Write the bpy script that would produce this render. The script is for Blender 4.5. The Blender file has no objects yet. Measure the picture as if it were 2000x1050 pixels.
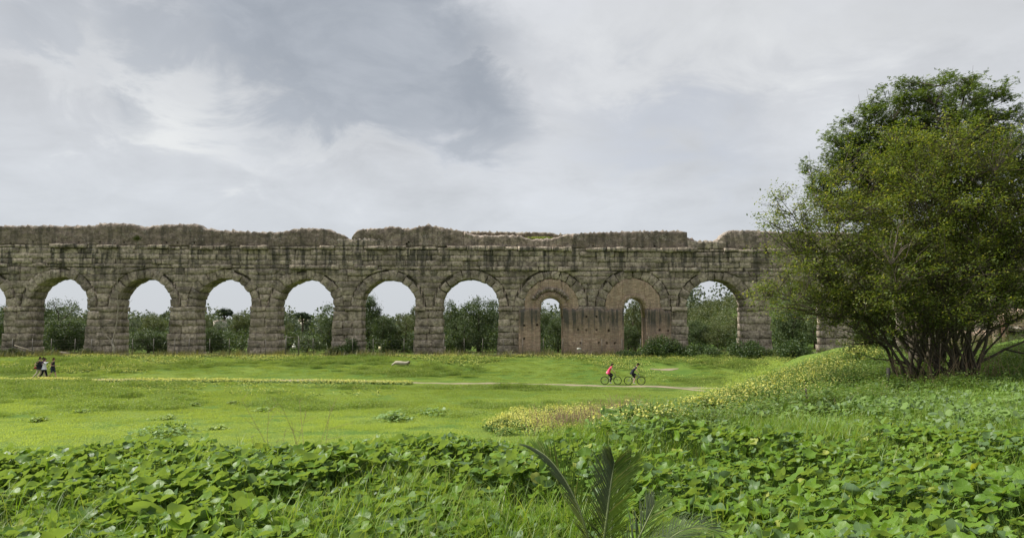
import bpy, bmesh, math, random
import numpy as np
from mathutils import Vector, Matrix
R = math.radians
rng = np.random.default_rng(7)
random.seed(7)
SC = bpy.context.scene
COL = SC.collection

# ------------------------------------------------------------------ camera, world, sun, exposure
CAMZ = 4.3
F = 1455.0                      # focal length in photo pixels (2000 wide)
TILT = 4.52
cam_d = bpy.data.cameras.new('camera')
cam = bpy.data.objects.new('camera', cam_d); COL.objects.link(cam)
cam_d.sensor_width = 36; cam_d.lens = 36 * F / 2000
cam_d.clip_start = 0.05; cam_d.clip_end = 8000
cam.location = (0, 0, CAMZ); cam.rotation_euler = (R(90 + TILT), 0, 0)
SC.camera = cam
SUN_EL, SUN_AZ = 46, -83       # azimuth from +Y (view direction) towards +X
SUN_STRENGTH, SUN_ANGLE = 4.2, 10
SC.view_settings.view_transform = 'Standard'; SC.view_settings.look = 'None'
SC.view_settings.gamma = 1; SC.view_settings.use_curve_mapping = False
SC.view_settings.exposure = 0.83
SC.cycles.use_denoising = True
SC.cycles.max_bounces = 8; SC.cycles.transparent_max_bounces = 8

class NT:
    """tiny node tree helper"""
    def __init__(s, nt): s.nt = nt; nt.nodes.clear()
    def n(s, t, **kw):
        nd = s.nt.nodes.new(t)
        for k, v in kw.items(): setattr(nd, k, v)
        return nd
    def link(s, a, b): s.nt.links.new(a, b)
    def put(s, sock, v):
        if isinstance(v, bpy.types.NodeSocket): s.link(v, sock)
        elif v is not None:
            if isinstance(v, (tuple, list)) and len(v) == 3 and sock.type == 'RGBA': v = (*v, 1)
            sock.default_value = v
    def m(s, op, a, b=None, c=None, clamp=False):
        nd = s.n('ShaderNodeMath', operation=op); nd.use_clamp = clamp
        s.put(nd.inputs[0], a)
        if b is not None: s.put(nd.inputs[1], b)
        if c is not None: s.put(nd.inputs[2], c)
        return nd.outputs[0]
    def ramp(s, v, a, b, smooth=True):      # 0..1 between a and b
        nd = s.n('ShaderNodeMapRange', interpolation_type='SMOOTHSTEP' if smooth else 'LINEAR')
        s.put(nd.inputs['Value'], v); nd.inputs['From Min'].default_value = a; nd.inputs['From Max'].default_value = b
        return nd.outputs['Result']
    def mix(s, f, a, b, blend='MIX'):
        nd = s.n('ShaderNodeMix', data_type='RGBA', blend_type=blend)
        s.put(nd.inputs[0], f); s.put(nd.inputs[6], a); s.put(nd.inputs[7], b)
        return nd.outputs[2]
    def noise(s, vec, scale, detail=4, rough=.55, dist=0.0, out=0):
        nd = s.n('ShaderNodeTexNoise'); nd.inputs['Scale'].default_value = scale
        nd.inputs['Detail'].default_value = detail; nd.inputs['Roughness'].default_value = rough
        nd.inputs['Distortion'].default_value = dist
        if vec is not None: s.put(nd.inputs['Vector'], vec)
        return nd.outputs[out]
    def scale(s, vec, sc):
        nd = s.n('ShaderNodeVectorMath', operation='MULTIPLY'); s.put(nd.inputs[0], vec); nd.inputs[1].default_value = sc
        return nd.outputs[0]
    def xyz(s, vec):
        nd = s.n('ShaderNodeSeparateXYZ'); s.put(nd.inputs[0], vec); return nd.outputs
    def comb(s, x, y, z):
        nd = s.n('ShaderNodeCombineXYZ')
        for i, v in enumerate((x, y, z)): s.put(nd.inputs[i], v)
        return nd.outputs[0]
    def gray(s, v): return s.comb(v, v, v)

def pix_azel(u, v):
    a = (u - 1000) / F; b = (525 - v) / F; t = R(TILT)
    d = Vector((a, math.cos(t) - b * math.sin(t), math.sin(t) + b * math.cos(t))).normalized()
    return math.atan2(d.x, d.y), math.asin(d.z)

def build_world():
    w = bpy.data.worlds.new('World'); SC.world = w; w.use_nodes = True
    T = NT(w.node_tree)
    d = T.n('ShaderNodeTexCoord').outputs['Generated']
    x, y, z = T.xyz(d)
    az = T.m('ARCTAN2', x, y); el = T.m('ARCSINE', z)
    zc = T.m('MAXIMUM', z, 0.0)
    # cloud deck seen in perspective: compress towards the horizon
    k = T.m('ADD', zc, 0.28)
    px = T.m('DIVIDE', x, k); py = T.m('DIVIDE', y, k)
    P = T.comb(px, py, 0.0)
    n1 = T.noise(P, 1.3, 7, .58, .35)
    n2 = T.noise(P, 3.6, 6, .6, .5)
    n3 = T.noise(T.scale(P, (.8, 1, 1)), .55, 4, .5, .2)
    wx = T.m('SUBTRACT', n2, .5); wy = T.m('SUBTRACT', n1, .5)
    def blob(u, v, ru, rv, rot, warp, e0=1.0, e1=.45):
        a0, e = pix_azel(u, v)
        dx = T.m('SUBTRACT', az, a0); dy = T.m('SUBTRACT', el, e)
        dx = T.m('MULTIPLY_ADD', wy, warp, dx); dy = T.m('MULTIPLY_ADD', wx, warp, dy)
        c, s_ = math.cos(R(rot)), math.sin(R(rot))
        xr = T.m('ADD', T.m('MULTIPLY', dx, c), T.m('MULTIPLY', dy, s_))
        yr = T.m('SUBTRACT', T.m('MULTIPLY', dy, c), T.m('MULTIPLY', dx, s_))
        q = T.m('SQRT', T.m('ADD', T.m('POWER', T.m('DIVIDE', xr, ru / F), 2.0), T.m('POWER', T.m('DIVIDE', yr, rv / F), 2.0)))
        return T.ramp(q, e0, e1)
    dark = blob(650, 60, 410, 215, -8, .32, 1.08, .55)
    dark = T.m('MAXIMUM', dark, blob(860, 175, 235, 95, -28, .2, 1.05, .45))
    dark = T.m('MAXIMUM', dark, T.m('MULTIPLY', blob(340, 60, 230, 100, 4, .36, 1.1, .3), .75))
    dark = T.m('MAXIMUM', dark, T.m('MULTIPLY', blob(60, 20, 150, 60, 0, .3, 1.1, .3), .55))
    dark = T.m('MAXIMUM', dark, T.m('MULTIPLY', blob(245, 205, 62, 38, -20, .2, 1.1, .3), .5))
    dark = T.m('MAXIMUM', dark, T.m('MULTIPLY', blob(540, 270, 45, 28, 0, .2, 1.2, .2), .3))
    mid = blob(1280, 260, 230, 120, -12, .4, 1.15, .1)
    mid = T.m('MAXIMUM', mid, T.m('MULTIPLY', blob(820, 245, 260, 60, -4, .3, 1.2, .1), .7))
    bright = blob(300, 170, 260, 95, -22, .4, 1.2, .2)
    bright = T.m('MAXIMUM', bright, T.m('MULTIPLY', blob(640, 255, 190, 60, -14, .35, 1.2, .2), .6))
    bright = T.m('MAXIMUM', bright, T.m('MULTIPLY', blob(60, 150, 150, 60, -10, .4, 1.2, .2), .6))
    bright = T.m('MAXIMUM', bright, T.m('MULTIPLY', blob(1450, 70, 480, 110, 0, .4, 1.2, .1), .8))
    base = T.mix(T.ramp(el, 0.0, .33), (.58, .61, .65), (.635, .65, .675))
    tex = T.m('ADD', T.m('MULTIPLY', T.m('SUBTRACT', n1, .5), .62), T.m('MULTIPLY_ADD', T.m('SUBTRACT', n3, .5), .5, T.m('MULTIPLY', T.m('SUBTRACT', n2, .5), .42)))
    tex = T.m('MULTIPLY', tex, T.ramp(el, 0.02, .2))
    tex = T.m('ADD', tex, 1.0)
    c = T.mix(1.0, base, T.gray(tex), 'MULTIPLY')
    c = T.mix(T.m('MULTIPLY', mid, .45), c, (.48, .52, .60))
    ridge = T.m('SUBTRACT', 1.0, T.m('ABSOLUTE', T.m('MULTIPLY', T.m('SUBTRACT', n2, .52), 7.0)), clamp=True)
    bf = T.m('MULTIPLY', bright, T.m('MULTIPLY_ADD', T.m('MULTIPLY', T.ramp(n2, .42, .62), T.ramp(n1, .38, .6)), .6, .3))
    c = T.mix(bf, c, (.80, .81, .80))
    dk = T.mix(T.ramp(n2, .3, .7), (.325, .355, .40), (.43, .46, .505))
    c = T.mix(T.m('MULTIPLY', dark, .95), c, dk)
    # the thicker, brighter deck overhead (a normal overcast gradient, beyond the frame)
    up = T.ramp(el, .40, 1.3)
    c = T.mix(1.0, c, T.gray(T.m('MULTIPLY_ADD', up, .55, 1.0)), 'MULTIPLY')
    c = T.mix(T.ramp(z, -.02, -.12), c, (.16, .17, .13))
    sky = T.n('ShaderNodeTexSky', sky_type='NISHITA'); sky.sun_disc = False
    sky.sun_elevation = R(SUN_EL); sky.sun_rotation = R(SUN_AZ); sky.air_density = 1.0; sky.dust_density = 1.5
    b1 = T.n('ShaderNodeBackground'); T.put(b1.inputs[0], sky.outputs[0]); b1.inputs[1].default_value = .06
    b2 = T.n('ShaderNodeBackground'); T.put(b2.inputs[0], c); b2.inputs[1].default_value = .615
    mx = T.n('ShaderNodeMixShader'); mx.inputs[0].default_value = .93
    T.link(b1.outputs[0], mx.inputs[1]); T.link(b2.outputs[0], mx.inputs[2])
    o = T.n('ShaderNodeOutputWorld'); T.link(mx.outputs[0], o.inputs[0])
build_world()
sd = bpy.data.lights.new('sun', 'SUN'); sd.energy = SUN_STRENGTH; sd.angle = R(SUN_ANGLE); sd.color = (1, .96, .88)
sun = bpy.data.objects.new('sun', sd); COL.objects.link(sun)
_d = Vector((math.sin(R(SUN_AZ)) * math.cos(R(SUN_EL)), math.cos(R(SUN_AZ)) * math.cos(R(SUN_EL)), math.sin(R(SUN_EL))))
sun.rotation_euler = _d.to_track_quat('Z', 'Y').to_euler(); sun.location = (-20, 0, 40)

# ------------------------------------------------------------------ helpers
def at(u, v, y):
    """world point seen at photo pixel (u,v) at distance y"""
    a = (u - 1000) / F; b = (525 - v) / F; t = R(TILT)
    dy = math.cos(t) - b * math.sin(t); dz = math.sin(t) + b * math.cos(t)
    return Vector((a / dy * y, y, CAMZ + dz / dy * y))

def tag(o, label=None, cat=None, group=None, kind=None):
    if label: o['label'] = label
    if cat: o['category'] = cat
    if group: o['group'] = group
    if kind: o['kind'] = kind
    return o
def empty(name, loc, rz=0.0):
    o = bpy.data.objects.new(name, None); COL.objects.link(o)
    o.empty_display_size = .2; o.location = loc; o.rotation_euler = (0, 0, rz)
    return o
def link(name, me, parent=None, mats=None):
    o = bpy.data.objects.new(name, me); COL.objects.link(o)
    if mats is not None:
        for m in (mats if isinstance(mats, (list, tuple)) else [mats]): me.materials.append(m)
    if parent is not None: o.parent = parent
    return o
def np_mesh(name, V, faces, smooth=False, uv=None):
    """faces: list of (m,k) integer arrays; uv: list of per-loop arrays in the same order"""
    V = np.asarray(V, dtype=np.float32)
    me = bpy.data.meshes.new(name)
    faces = [np.asarray(f, dtype=np.int32) for f in faces if len(f)]
    nl = sum(f.size for f in faces); nf = sum(len(f) for f in faces)
    me.vertices.add(len(V)); me.vertices.foreach_set('co', V.ravel())
    me.loops.add(nl); me.loops.foreach_set('vertex_index', np.concatenate([f.ravel() for f in faces]))
    tot = np.concatenate([np.full(len(f), f.shape[1], dtype=np.int32) for f in faces])
    st = np.concatenate([[0], np.cumsum(tot)[:-1]]).astype(np.int32)
    me.polygons.add(nf); me.polygons.foreach_set('loop_start', st); me.polygons.foreach_set('loop_total', tot)
    if smooth: me.polygons.foreach_set('use_smooth', np.ones(nf, dtype=bool))
    if uv is not None:
        l = me.uv_layers.new(name='UVMap'); l.data.foreach_set('uv', np.asarray(uv, dtype=np.float32).ravel())
    me.update(calc_edges=True)
    return me
def rotmats(yaw, tilt, tdir, n):
    """yaw about z, then tilt by angle about a horizontal axis of direction tdir"""
    cy, sy = np.cos(yaw), np.sin(yaw)
    Z = np.zeros((n, 3, 3)); Z[:, 0, 0] = cy; Z[:, 0, 1] = -sy; Z[:, 1, 0] = sy; Z[:, 1, 1] = cy; Z[:, 2, 2] = 1
    ax, ay = np.cos(tdir), np.sin(tdir); c, s = np.cos(tilt), np.sin(tilt); q = 1 - c
    T = np.empty((n, 3, 3))
    T[:, 0, 0] = c + ax * ax * q; T[:, 0, 1] = ax * ay * q; T[:, 0, 2] = ay * s
    T[:, 1, 0] = ax * ay * q; T[:, 1, 1] = c + ay * ay * q; T[:, 1, 2] = -ax * s
    T[:, 2, 0] = -ay * s; T[:, 2, 1] = ax * s; T[:, 2, 2] = c
    return T @ Z
def spread(BV, BF, pos, M, scale):
    """copies of base mesh (verts BV, face array BF) -> joined arrays"""
    n = len(pos); sc = np.asarray(scale, dtype=float)
    if sc.ndim == 1: sc = sc[:, None]
    L = BV[None, :, :] * (sc[:, None, :] if sc.shape[1] == 3 else sc[:, :, None])
    V = np.einsum('nij,nkj->nki', M, L) + pos[:, None, :]
    Fc = (BF[None] + (np.arange(n) * len(BV))[:, None, None]).reshape(-1, BF.shape[1])
    return V.reshape(-1, 3), Fc
def join(parts):
    """[(V,F)] with same face width -> one (V,F)"""
    off = 0; Vs = []; Fs = []
    for V, Fc in parts:
        Vs.append(V); Fs.append(Fc + off); off += len(V)
    return np.concatenate(Vs), np.concatenate(Fs)
def randrot(n, g=rng):
    q = g.normal(size=(n, 4)); q /= np.linalg.norm(q, axis=1)[:, None]
    w, x, y, z = q.T
    return np.stack([np.stack([1-2*(y*y+z*z), 2*(x*y-z*w), 2*(x*z+y*w)], 1), np.stack([2*(x*y+z*w), 1-2*(x*x+z*z), 2*(y*z-x*w)], 1), np.stack([2*(x*z-y*w), 2*(y*z+x*w), 1-2*(x*x+y*y)], 1)], 1)

class Waves:
    """smooth pseudo-random field of x,y (or x,y,z)"""
    def __init__(s, seed, size, n=22, dim=2, lo=.45, hi=1.8):
        g = np.random.default_rng(seed); d = g.normal(size=(n, dim)); d /= np.linalg.norm(d, axis=1)[:, None]
        s.k = d * (2 * np.pi / size * g.uniform(lo, hi, n))[:, None]; s.p = g.uniform(0, 2 * np.pi, n); s.n = n
    def __call__(s, *c):
        c = [np.asarray(q, dtype=float) for q in c]; o = 0
        for i in range(s.n): o = o + np.sin(sum(s.k[i][j] * c[j] for j in range(len(c))) + s.p[i])
        return o / math.sqrt(s.n / 2) * .5      # about -1..1

def tube(pts, rad, sides=5, cap=True):
    """tapered tube along points -> (V, quads)"""
    pts = np.asarray(pts, dtype=float); n = len(pts); rad = np.broadcast_to(rad, (n,))
    t = np.gradient(pts, axis=0); t /= np.linalg.norm(t, axis=1)[:, None] + 1e-9
    ref = np.array([0.31, .95, .05]) if abs(t[0][2]) > .7 else np.array([0, 0, 1.0])
    a = np.cross(t, ref); a /= np.linalg.norm(a, axis=1)[:, None] + 1e-9; b = np.cross(t, a)
    ang = np.arange(sides) / sides * 2 * np.pi
    V = pts[:, None, :] + rad[:, None, None] * (np.cos(ang)[None, :, None] * a[:, None, :] + np.sin(ang)[None, :, None] * b[:, None, :])
    i, j = np.meshgrid(np.arange(n - 1), np.arange(sides), indexing='ij'); j2 = (j + 1) % sides
    Fc = np.stack([i * sides + j, i * sides + j2, (i + 1) * sides + j2, (i + 1) * sides + j], -1).reshape(-1, 4)
    V = V.reshape(-1, 3)
    if cap:
        e = []
        for r, flip in ((0, True), (n - 1, False)):
            c = len(V); V = np.vstack([V, pts[r]])
            for q in range(0, sides):
                q2 = (q + 1) % sides
                e.append((r * sides + q2, r * sides + q, c, c) if flip else (r * sides + q, r * sides + q2, c, c))
        e = [f[:3] for f in e]
        return V, Fc, np.array(e)
    return V, Fc
class Tubes:
    def __init__(s): s.V = []; s.Q = []; s.T = []; s.n = 0
    def add(s, pts, rad, sides=5, cap=True):
        r = tube(pts, rad, sides, cap)
        s.V.append(r[0]); s.Q.append(r[1] + s.n)
        if cap: s.T.append(r[2] + s.n)
        s.n += len(r[0]); return s
    def box(s, x0, x1, y0, y1, z0, z1):
        V = np.array([(x, y, z) for x in (x0, x1) for y in (y0, y1) for z in (z0, z1)], dtype=float)
        Q = np.array([(0,1,3,2),(4,6,7,5),(0,4,5,1),(2,3,7,6),(0,2,6,4),(1,5,7,3)])
        s.V.append(V); s.Q.append(Q + s.n); s.n += 8; return s
    def raw(s, V, Q): s.V.append(np.asarray(V, float)); s.Q.append(np.asarray(Q) + s.n); s.n += len(V); return s
    def build(s, name, mat, parent=None, smooth=True):
        fs = [np.concatenate(s.Q)] + ([np.concatenate(s.T)] if s.T else [])
        return link(name, np_mesh(name, np.concatenate(s.V), fs, smooth), parent, mat)

# ------------------------------------------------------------------ materials
def mat(name):
    m = bpy.data.materials.new(name); m.use_nodes = True
    return m, NT(m.node_tree)
def finish(T, bsdf, disp=None):
    o = T.n('ShaderNodeOutputMaterial'); T.link(bsdf, o.inputs[0])
def principled(T, col, rough=.8, spec=.3, metal=0, bump=None, bstr=.5, bdist=.05):
    p = T.n('ShaderNodeBsdfPrincipled'); T.put(p.inputs['Base Color'], col); T.put(p.inputs['Roughness'], rough)
    p.inputs['Specular IOR Level'].default_value = spec; p.inputs['Metallic'].default_value = metal
    if bump is not None:
        b = T.n('ShaderNodeBump'); b.inputs['Strength'].default_value = bstr; b.inputs['Distance'].default_value = bdist
        T.put(b.inputs['Height'], bump); T.link(b.outputs[0], p.inputs['Normal'])
    return p.outputs[0]
def plain(name, col, rough=.8, spec=.3, metal=0, vary=.12, scale=12):
    m, T = mat(name); pos = T.n('ShaderNodeNewGeometry').outputs['Position']
    n = T.noise(pos, scale, 4)
    c = T.mix(n, tuple(q * (1 - vary) for q in col), tuple(min(1, q * (1 + vary)) for q in col))
    finish(T, principled(T, c, rough, spec, metal, n, .2, .01)); return m
def leafmat(name, c1, c2, c3=None, trans=.35, tcol=None, rough=.5, spec=.35, noise_scale=.5, veins=False, under=None, f3=.25, near=None):
    """c1..c2 by clump noise, islands vary, c3 for a share of the leaves"""
    m, T = mat(name); g = T.n('ShaderNodeNewGeometry')
    rnd = g.outputs['Random Per Island']
    n = T.noise(g.outputs['Position'], noise_scale, 3)
    f = T.m('ADD', T.m('MULTIPLY', T.ramp(n, .3, .7), .55), T.m('MULTIPLY', rnd, .45))
    c = T.mix(f, c1, c2)
    if c3 is not None:
        h = T.m('FRACT', T.m('MULTIPLY', rnd, 17.3)); c = T.mix(T.ramp(h, 1 - f3, 1 - f3 + .02), c, c3)
    if near is not None:      # another, yellower sward on the nearer half of the meadow
        yy = T.xyz(g.outputs['Position'])[1]; c = T.mix(T.m('MULTIPLY', T.ramp(T.m('MULTIPLY_ADD', T.noise(g.outputs['Position'], .09, 3), 30.0, yy), 68, 40), .75), c, near)
    if veins:
        uv = T.n('ShaderNodeUVMap').outputs[0]; x, y, _ = T.xyz(uv)
        a = T.m('ARCTAN2', x, y)
        v = T.m('ABSOLUTE', T.m('SINE', T.m('MULTIPLY', a, 3.5)))
        r = T.m('SQRT', T.m('ADD', T.m('MULTIPLY', x, x), T.m('MULTIPLY', y, y)))
        vf = T.ramp(T.m('MULTIPLY', v, T.m('ADD', r, .1)), .07, .0)
        c = T.mix(T.m('MULTIPLY', vf, .45), c, (.34, .48, .20))
        c = T.mix(T.ramp(T.m('FRACT', T.m('MULTIPLY', rnd, 31.7)), .975, .98), c, (.28, .32, .06))
        blotch = T.noise(g.outputs['Position'], 22, 3)
        c = T.mix(T.m('MULTIPLY', T.ramp(blotch, .5, .75), .35), c, tuple(q * .6 for q in c1))
    if under is not None:
        c = T.mix(T.m('MULTIPLY', g.outputs['Backfacing'], .8), c, under)
    bn = T.noise(g.outputs['Position'], 40, 2)
    p = principled(T, c, rough, spec, 0, bn if veins else None, .25, .01)
    t = T.n('ShaderNodeBsdfTranslucent')
    tc = T.mix(1.0, c, tcol or (1.5, 1.45, .55), 'MULTIPLY'); T.put(t.inputs[0], tc)
    mx = T.n('ShaderNodeMixShader'); mx.inputs[0].default_value = trans
    T.link(p, mx.inputs[1]); T.link(t.outputs[0], mx.inputs[2]); finish(T, mx.outputs[0])
    return m

def stone_mat(name, light, darkc, stain=.6, layered=False, top_pale=.2, bumpk=1.0):
    m, T = mat(name); g = T.n('ShaderNodeNewGeometry'); pos = g.outputs['Position']
    x, y, z = T.xyz(pos)
    oi = T.n('ShaderNodeObjectInfo').outputs['Random']
    rnd = T.m('FRACT', T.m('ADD', oi, g.outputs['Random Per Island']))
    n1 = T.noise(pos, .55, 5); n2 = T.noise(pos, 3.2, 6, .65); n3 = T.noise(pos, 13, 5, .7)
    st = T.noise(T.scale(pos, (1.5, 1.5, .17)), 1.3, 5, .6)
    c = T.mix(T.ramp(n1, .3, .7), darkc, light)
    c = T.mix(T.m('MULTIPLY', T.ramp(rnd, .3, 1, False), .6), c, tuple(q * 1.3 for q in light))
    pt = T.noise(T.scale(pos, (1, 1, 1.4)), .8, 6, .62, .4, 0)
    c = T.mix(T.m('MULTIPLY', T.ramp(pt, .53, .62), .45), c, tuple(q * 1.35 for q in light))
    c = T.mix(T.m('MULTIPLY', T.ramp(pt, .46, .36), .7), c, tuple(q * .5 for q in darkc))
    c = T.mix(T.m('MULTIPLY', T.ramp(T.m('FRACT', T.m('MULTIPLY', rnd, 7.7)), .55, 1), .4), c, tuple(q * .62 for q in darkc))
    c = T.mix(T.m('MULTIPLY', T.ramp(n2, .42, .62), .6), c, tuple(q * .5 for q in darkc))
    if layered:
        ly = T.noise(T.scale(pos, (.25, .25, 5.0)), 1.6, 4, .6)
        c = T.mix(T.m('MULTIPLY', T.ramp(ly, .42, .6), .3), c, tuple(q * .6 for q in darkc))
    # rain streaks and dark crust, stronger high on the wall
    hi = T.ramp(z, 7.5, 12.5)
    sf = T.m('MULTIPLY', T.ramp(st, .47, .62), T.m('MULTIPLY_ADD', hi, stain * .75, stain * .3))
    c = T.mix(sf, c, (.055, .052, .046))
    gr = T.noise(pos, .9, 4)
    c = T.mix(T.m('MULTIPLY', T.ramp(gr, .5, .7), .15), c, (.22, .19, .13))
    # pale lichen
    li = T.m('MULTIPLY', T.ramp(T.noise(pos, 7, 4, .7), .56, .64), T.ramp(T.noise(pos, 1.1, 3), .5, .62))
    c = T.mix(T.m('MULTIPLY', li, .85), c, (.50, .475, .41))
    nz = T.xyz(g.outputs['Normal'])[2]
    c = T.mix(T.m('MULTIPLY', T.m('MULTIPLY', T.ramp(nz, .35, .8), top_pale), T.ramp(n3, .35, .6)), c, (.40, .38, .33))
    nb = T.noise(T.scale(pos, (1, 1, 1.5)), 1.25, 5, .6)
    h = T.m('ADD', T.m('MULTIPLY_ADD', nb, 1.9, n2), T.m('MULTIPLY', n3, .4))
    finish(T, principled(T, c, .95, .15, 0, h, .9 * bumpk, .16)); return m

M = {}
M['stone'] = stone_mat('tufa_stone', (.52, .432, .342), (.225, .188, .148), .82)
M['mortar'] = stone_mat('dark_joint', (.16, .138, .108), (.11, .095, .074), .5)
M['specus'] = stone_mat('rubble_concrete', (.42, .335, .275), (.215, .17, .14), .5, True, .45, 1.0)
M['specus_pale'] = stone_mat('tan_rubble_concrete', (.30, .235, .165), (.18, .14, .10), .3, True, .8, 1.1)

def brick_mat(name, tone=(1, 1, 1), crust=(6.0, 7.4)):
    m, T = mat(name); g = T.n('ShaderNodeNewGeometry'); pos = g.outputs['Position']
    x, y, z = T.xyz(pos)
    vec = T.comb(T.m('ADD', x, y), z, 0.0)
    b = T.n('ShaderNodeTexBrick'); b.offset = .5; b.inputs['Scale'].default_value = 1.0
    b.inputs['Brick Width'].default_value = .42; b.inputs['Row Height'].default_value = .085; b.inputs['Mortar Size'].default_value = .016
    b.inputs['Color1'].default_value = (.48 * tone[0], .30 * tone[1], .21 * tone[2], 1); b.inputs['Color2'].default_value = (.72 * tone[0], .52 * tone[1], .37 * tone[2], 1)
    b.inputs['Mortar'].default_value = (.30, .25, .20, 1); T.put(b.inputs['Vector'], vec)
    n1 = T.noise(pos, .8, 5); n2 = T.noise(pos, 4, 6, .65); n3 = T.noise(pos, 16, 4, .7)
    c = T.mix(T.m('MULTIPLY', T.ramp(n2, .46, .6), .38), b.outputs[0], (.16, .11, .08))
    c = T.mix(T.m('MULTIPLY', T.ramp(T.noise(T.scale(pos, (1, 1, 2.2)), 3.1, 5, .7), .5, .62), .55), c, (.40, .32, .235))
    st = T.noise(T.scale(pos, (1.7, 1.7, .12)), 1.3, 5, .6)
    top = T.m('MULTIPLY', T.ramp(z, crust[0] - 2.6, crust[0] - .2), T.ramp(z, crust[1] + .3, crust[1] - .5))
    s = T.m('ADD', T.m('MULTIPLY', top, .6), T.m('MULTIPLY', T.ramp(st, .46, .6), T.m('MULTIPLY_ADD', top, .45, .28)), clamp=True)
    c = T.mix(s, c, T.mix(n3, (.075, .068, .058), (.15, .135, .115)))
    li = T.m('MULTIPLY', T.ramp(n3, .6, .68), T.ramp(n2, .5, .6))
    c = T.mix(T.m('MULTIPLY', li, .6), c, (.42, .38, .32))
    h = T.m('ADD', T.m('MULTIPLY', b.outputs[1], -.5), T.m('ADD', T.m('MULTIPLY', n2, .8), T.m('MULTIPLY', n3, .5)))
    finish(T, principled(T, c, .95, .12, 0, h, .8, .10)); return m
M['brick'] = brick_mat('old_brick')
M['brick_up'] = brick_mat('upper_brick', (1.1, 1.15, 1.15), (60, 61))
M['hole'] = plain('recess_shade_black', (.03, .027, .022), .95, .1)  # near-black colour standing in for the shade inside the ruin's opening
M['bark'] = plain('grey_brown_bark', (.11, .088, .066), .9, .15, 0, .4, 9)
M['bark_dark'] = plain('dark_bark', (.085, .070, .054), .9, .15, 0, .4, 9)
M['dead'] = plain('bleached_wood', (.27, .235, .18), .85, .2, 0, .3, 9)
M['log'] = plain('barkless_log', (.36, .325, .25), .85, .15, 0, .35, 5)
M['metal'] = plain('weathered_steel', (.10, .09, .075), .6, .4, .3, .3, 20)
M['sign'] = plain('white_sign_paint', (.55, .54, .48), .7, .4, 0, .05)
M['ysign'] = plain('yellow_sign_paint', (.45, .41, .24), .7, .4, 0, .05)
# ------------------------------------------------------------------ terrain
W1 = Waves(1, 9.0); W2 = Waves(2, 2.2); W3 = Waves(3, 40); W4 = Waves(4, 220)
EDGE = np.array([(-60, 6), (-25, 7.2), (-10, 8.3), (-3, 8.8), (0.3, 9.6), (2.4, 12.5), (5.7, 17), (9.9, 24), (13.4, 31), (17, 37), (26, 46), (60, 72)], float)
EW = np.array([7, 7, 7, 7, 7.5, 7.5, 8, 9.2, 10, 10, 10, 10], float)
def edge_dist(x, y):
    """signed distance outside the plateau edge and the local flank width"""
    x = np.asarray(x, float); y = np.asarray(y, float)
    best = np.full(x.shape, 1e9); wid = np.full(x.shape, 7.0); sg = np.ones(x.shape)
    for i in range(len(EDGE) - 1):
        a, b = EDGE[i], EDGE[i + 1]; d = b - a; L = d @ d
        t = np.clip(((x - a[0]) * d[0] + (y - a[1]) * d[1]) / L, 0, 1)
        qx, qy = a[0] + t * d[0], a[1] + t * d[1]
        r = np.hypot(x - qx, y - qy); cr = d[0] * (y - a[1]) - d[1] * (x - a[0])
        k = r < best - 1e-9
        best = np.where(k, r, best); wid = np.where(k, EW[i] + t * (EW[i + 1] - EW[i]), wid); sg = np.where(k, np.sign(cr), sg)
    return best * np.where(sg == 0, 1, sg), wid
def sstep(t): t = np.clip(t, 0, 1); return t * t * (3 - 2 * t)
def plateau(x, y):
    d, w = edge_dist(x, y); return 1 - sstep(d / w)
BASEZ = 1.36
def meadow(x, y):
    m = np.interp(x, [-60, -42, -17, -6, 9, 25, 60], [.1, .08, -.05, -.24, -.45, -.58, -.6])
    b = sstep((y - 63.5) / 15)
    m = m + (BASEZ - m) * b
    m = m + np.where(b < 1, .05 * W1(x, y) * (1 - b * .5), 0)
    far = np.clip(y - 110, 0, None)
    m = m + np.minimum(far * .009, 14) + np.clip(far / 300, 0, 1) * 3.5 * W4(x, y)
    m = m + 12.5 * np.exp(-((x - 78) / 44) ** 2 - ((y - 150) / 38) ** 2)
    return m
def G(x, y):
    x = np.asarray(x, float); y = np.asarray(y, float)
    m = meadow(x, y); s = plateau(x, y)
    P = 2.52 + .006 * np.clip(y - 9, 0, 30) + .05 * np.clip(x - 10.5, 0, 40) + .165 * np.clip(x - 14.2, 0, 30) * sstep((y - 15) / 8) - .12 * np.clip(y - 33, 0, 20) * (x > 0) - .15 * np.clip(y - 27.5, 0, 12) * sstep((x - 14.5) / 3) + .055 * np.clip(y - 23, 0, 9) * sstep((x - 9) / 4) * (1 - sstep((x - 14.5) / 3.5)) + .09 * W1(x, y) + .05 * W2(x, y)
    s2 = s * (1 - sstep((y - 45) / 18))
    return m + (P - m) * s2 + .025 * W2(x, y)
def g1(x, y): return float(G(np.array([x]), np.array([y]))[0])
def pix_ground(u, v, y0=1.5, y1=140):
    """ground points under photo pixels (arrays)"""
    u = np.asarray(u, float); v = np.asarray(v, float)
    a = (u - 1000) / F; b = (525 - v) / F; t = R(TILT)
    dy = math.cos(t) - b * math.sin(t); dz = math.sin(t) + b * math.cos(t)
    kx = a / dy; kz = dz / dy; hit = np.full(u.shape, np.nan)
    ys = np.concatenate([np.arange(y0, 50, .25), np.arange(50, y1, .5)])
    for yy in ys:
        g = G(kx * yy, np.full(u.shape, yy)); k = np.isnan(hit) & (CAMZ + kz * yy <= g); hit[k] = yy
    return kx * hit, hit
def drop(u, v):
    x, y = pix_ground(np.array([u]), np.array([v])); return float(x[0]), float(y[0])

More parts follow.
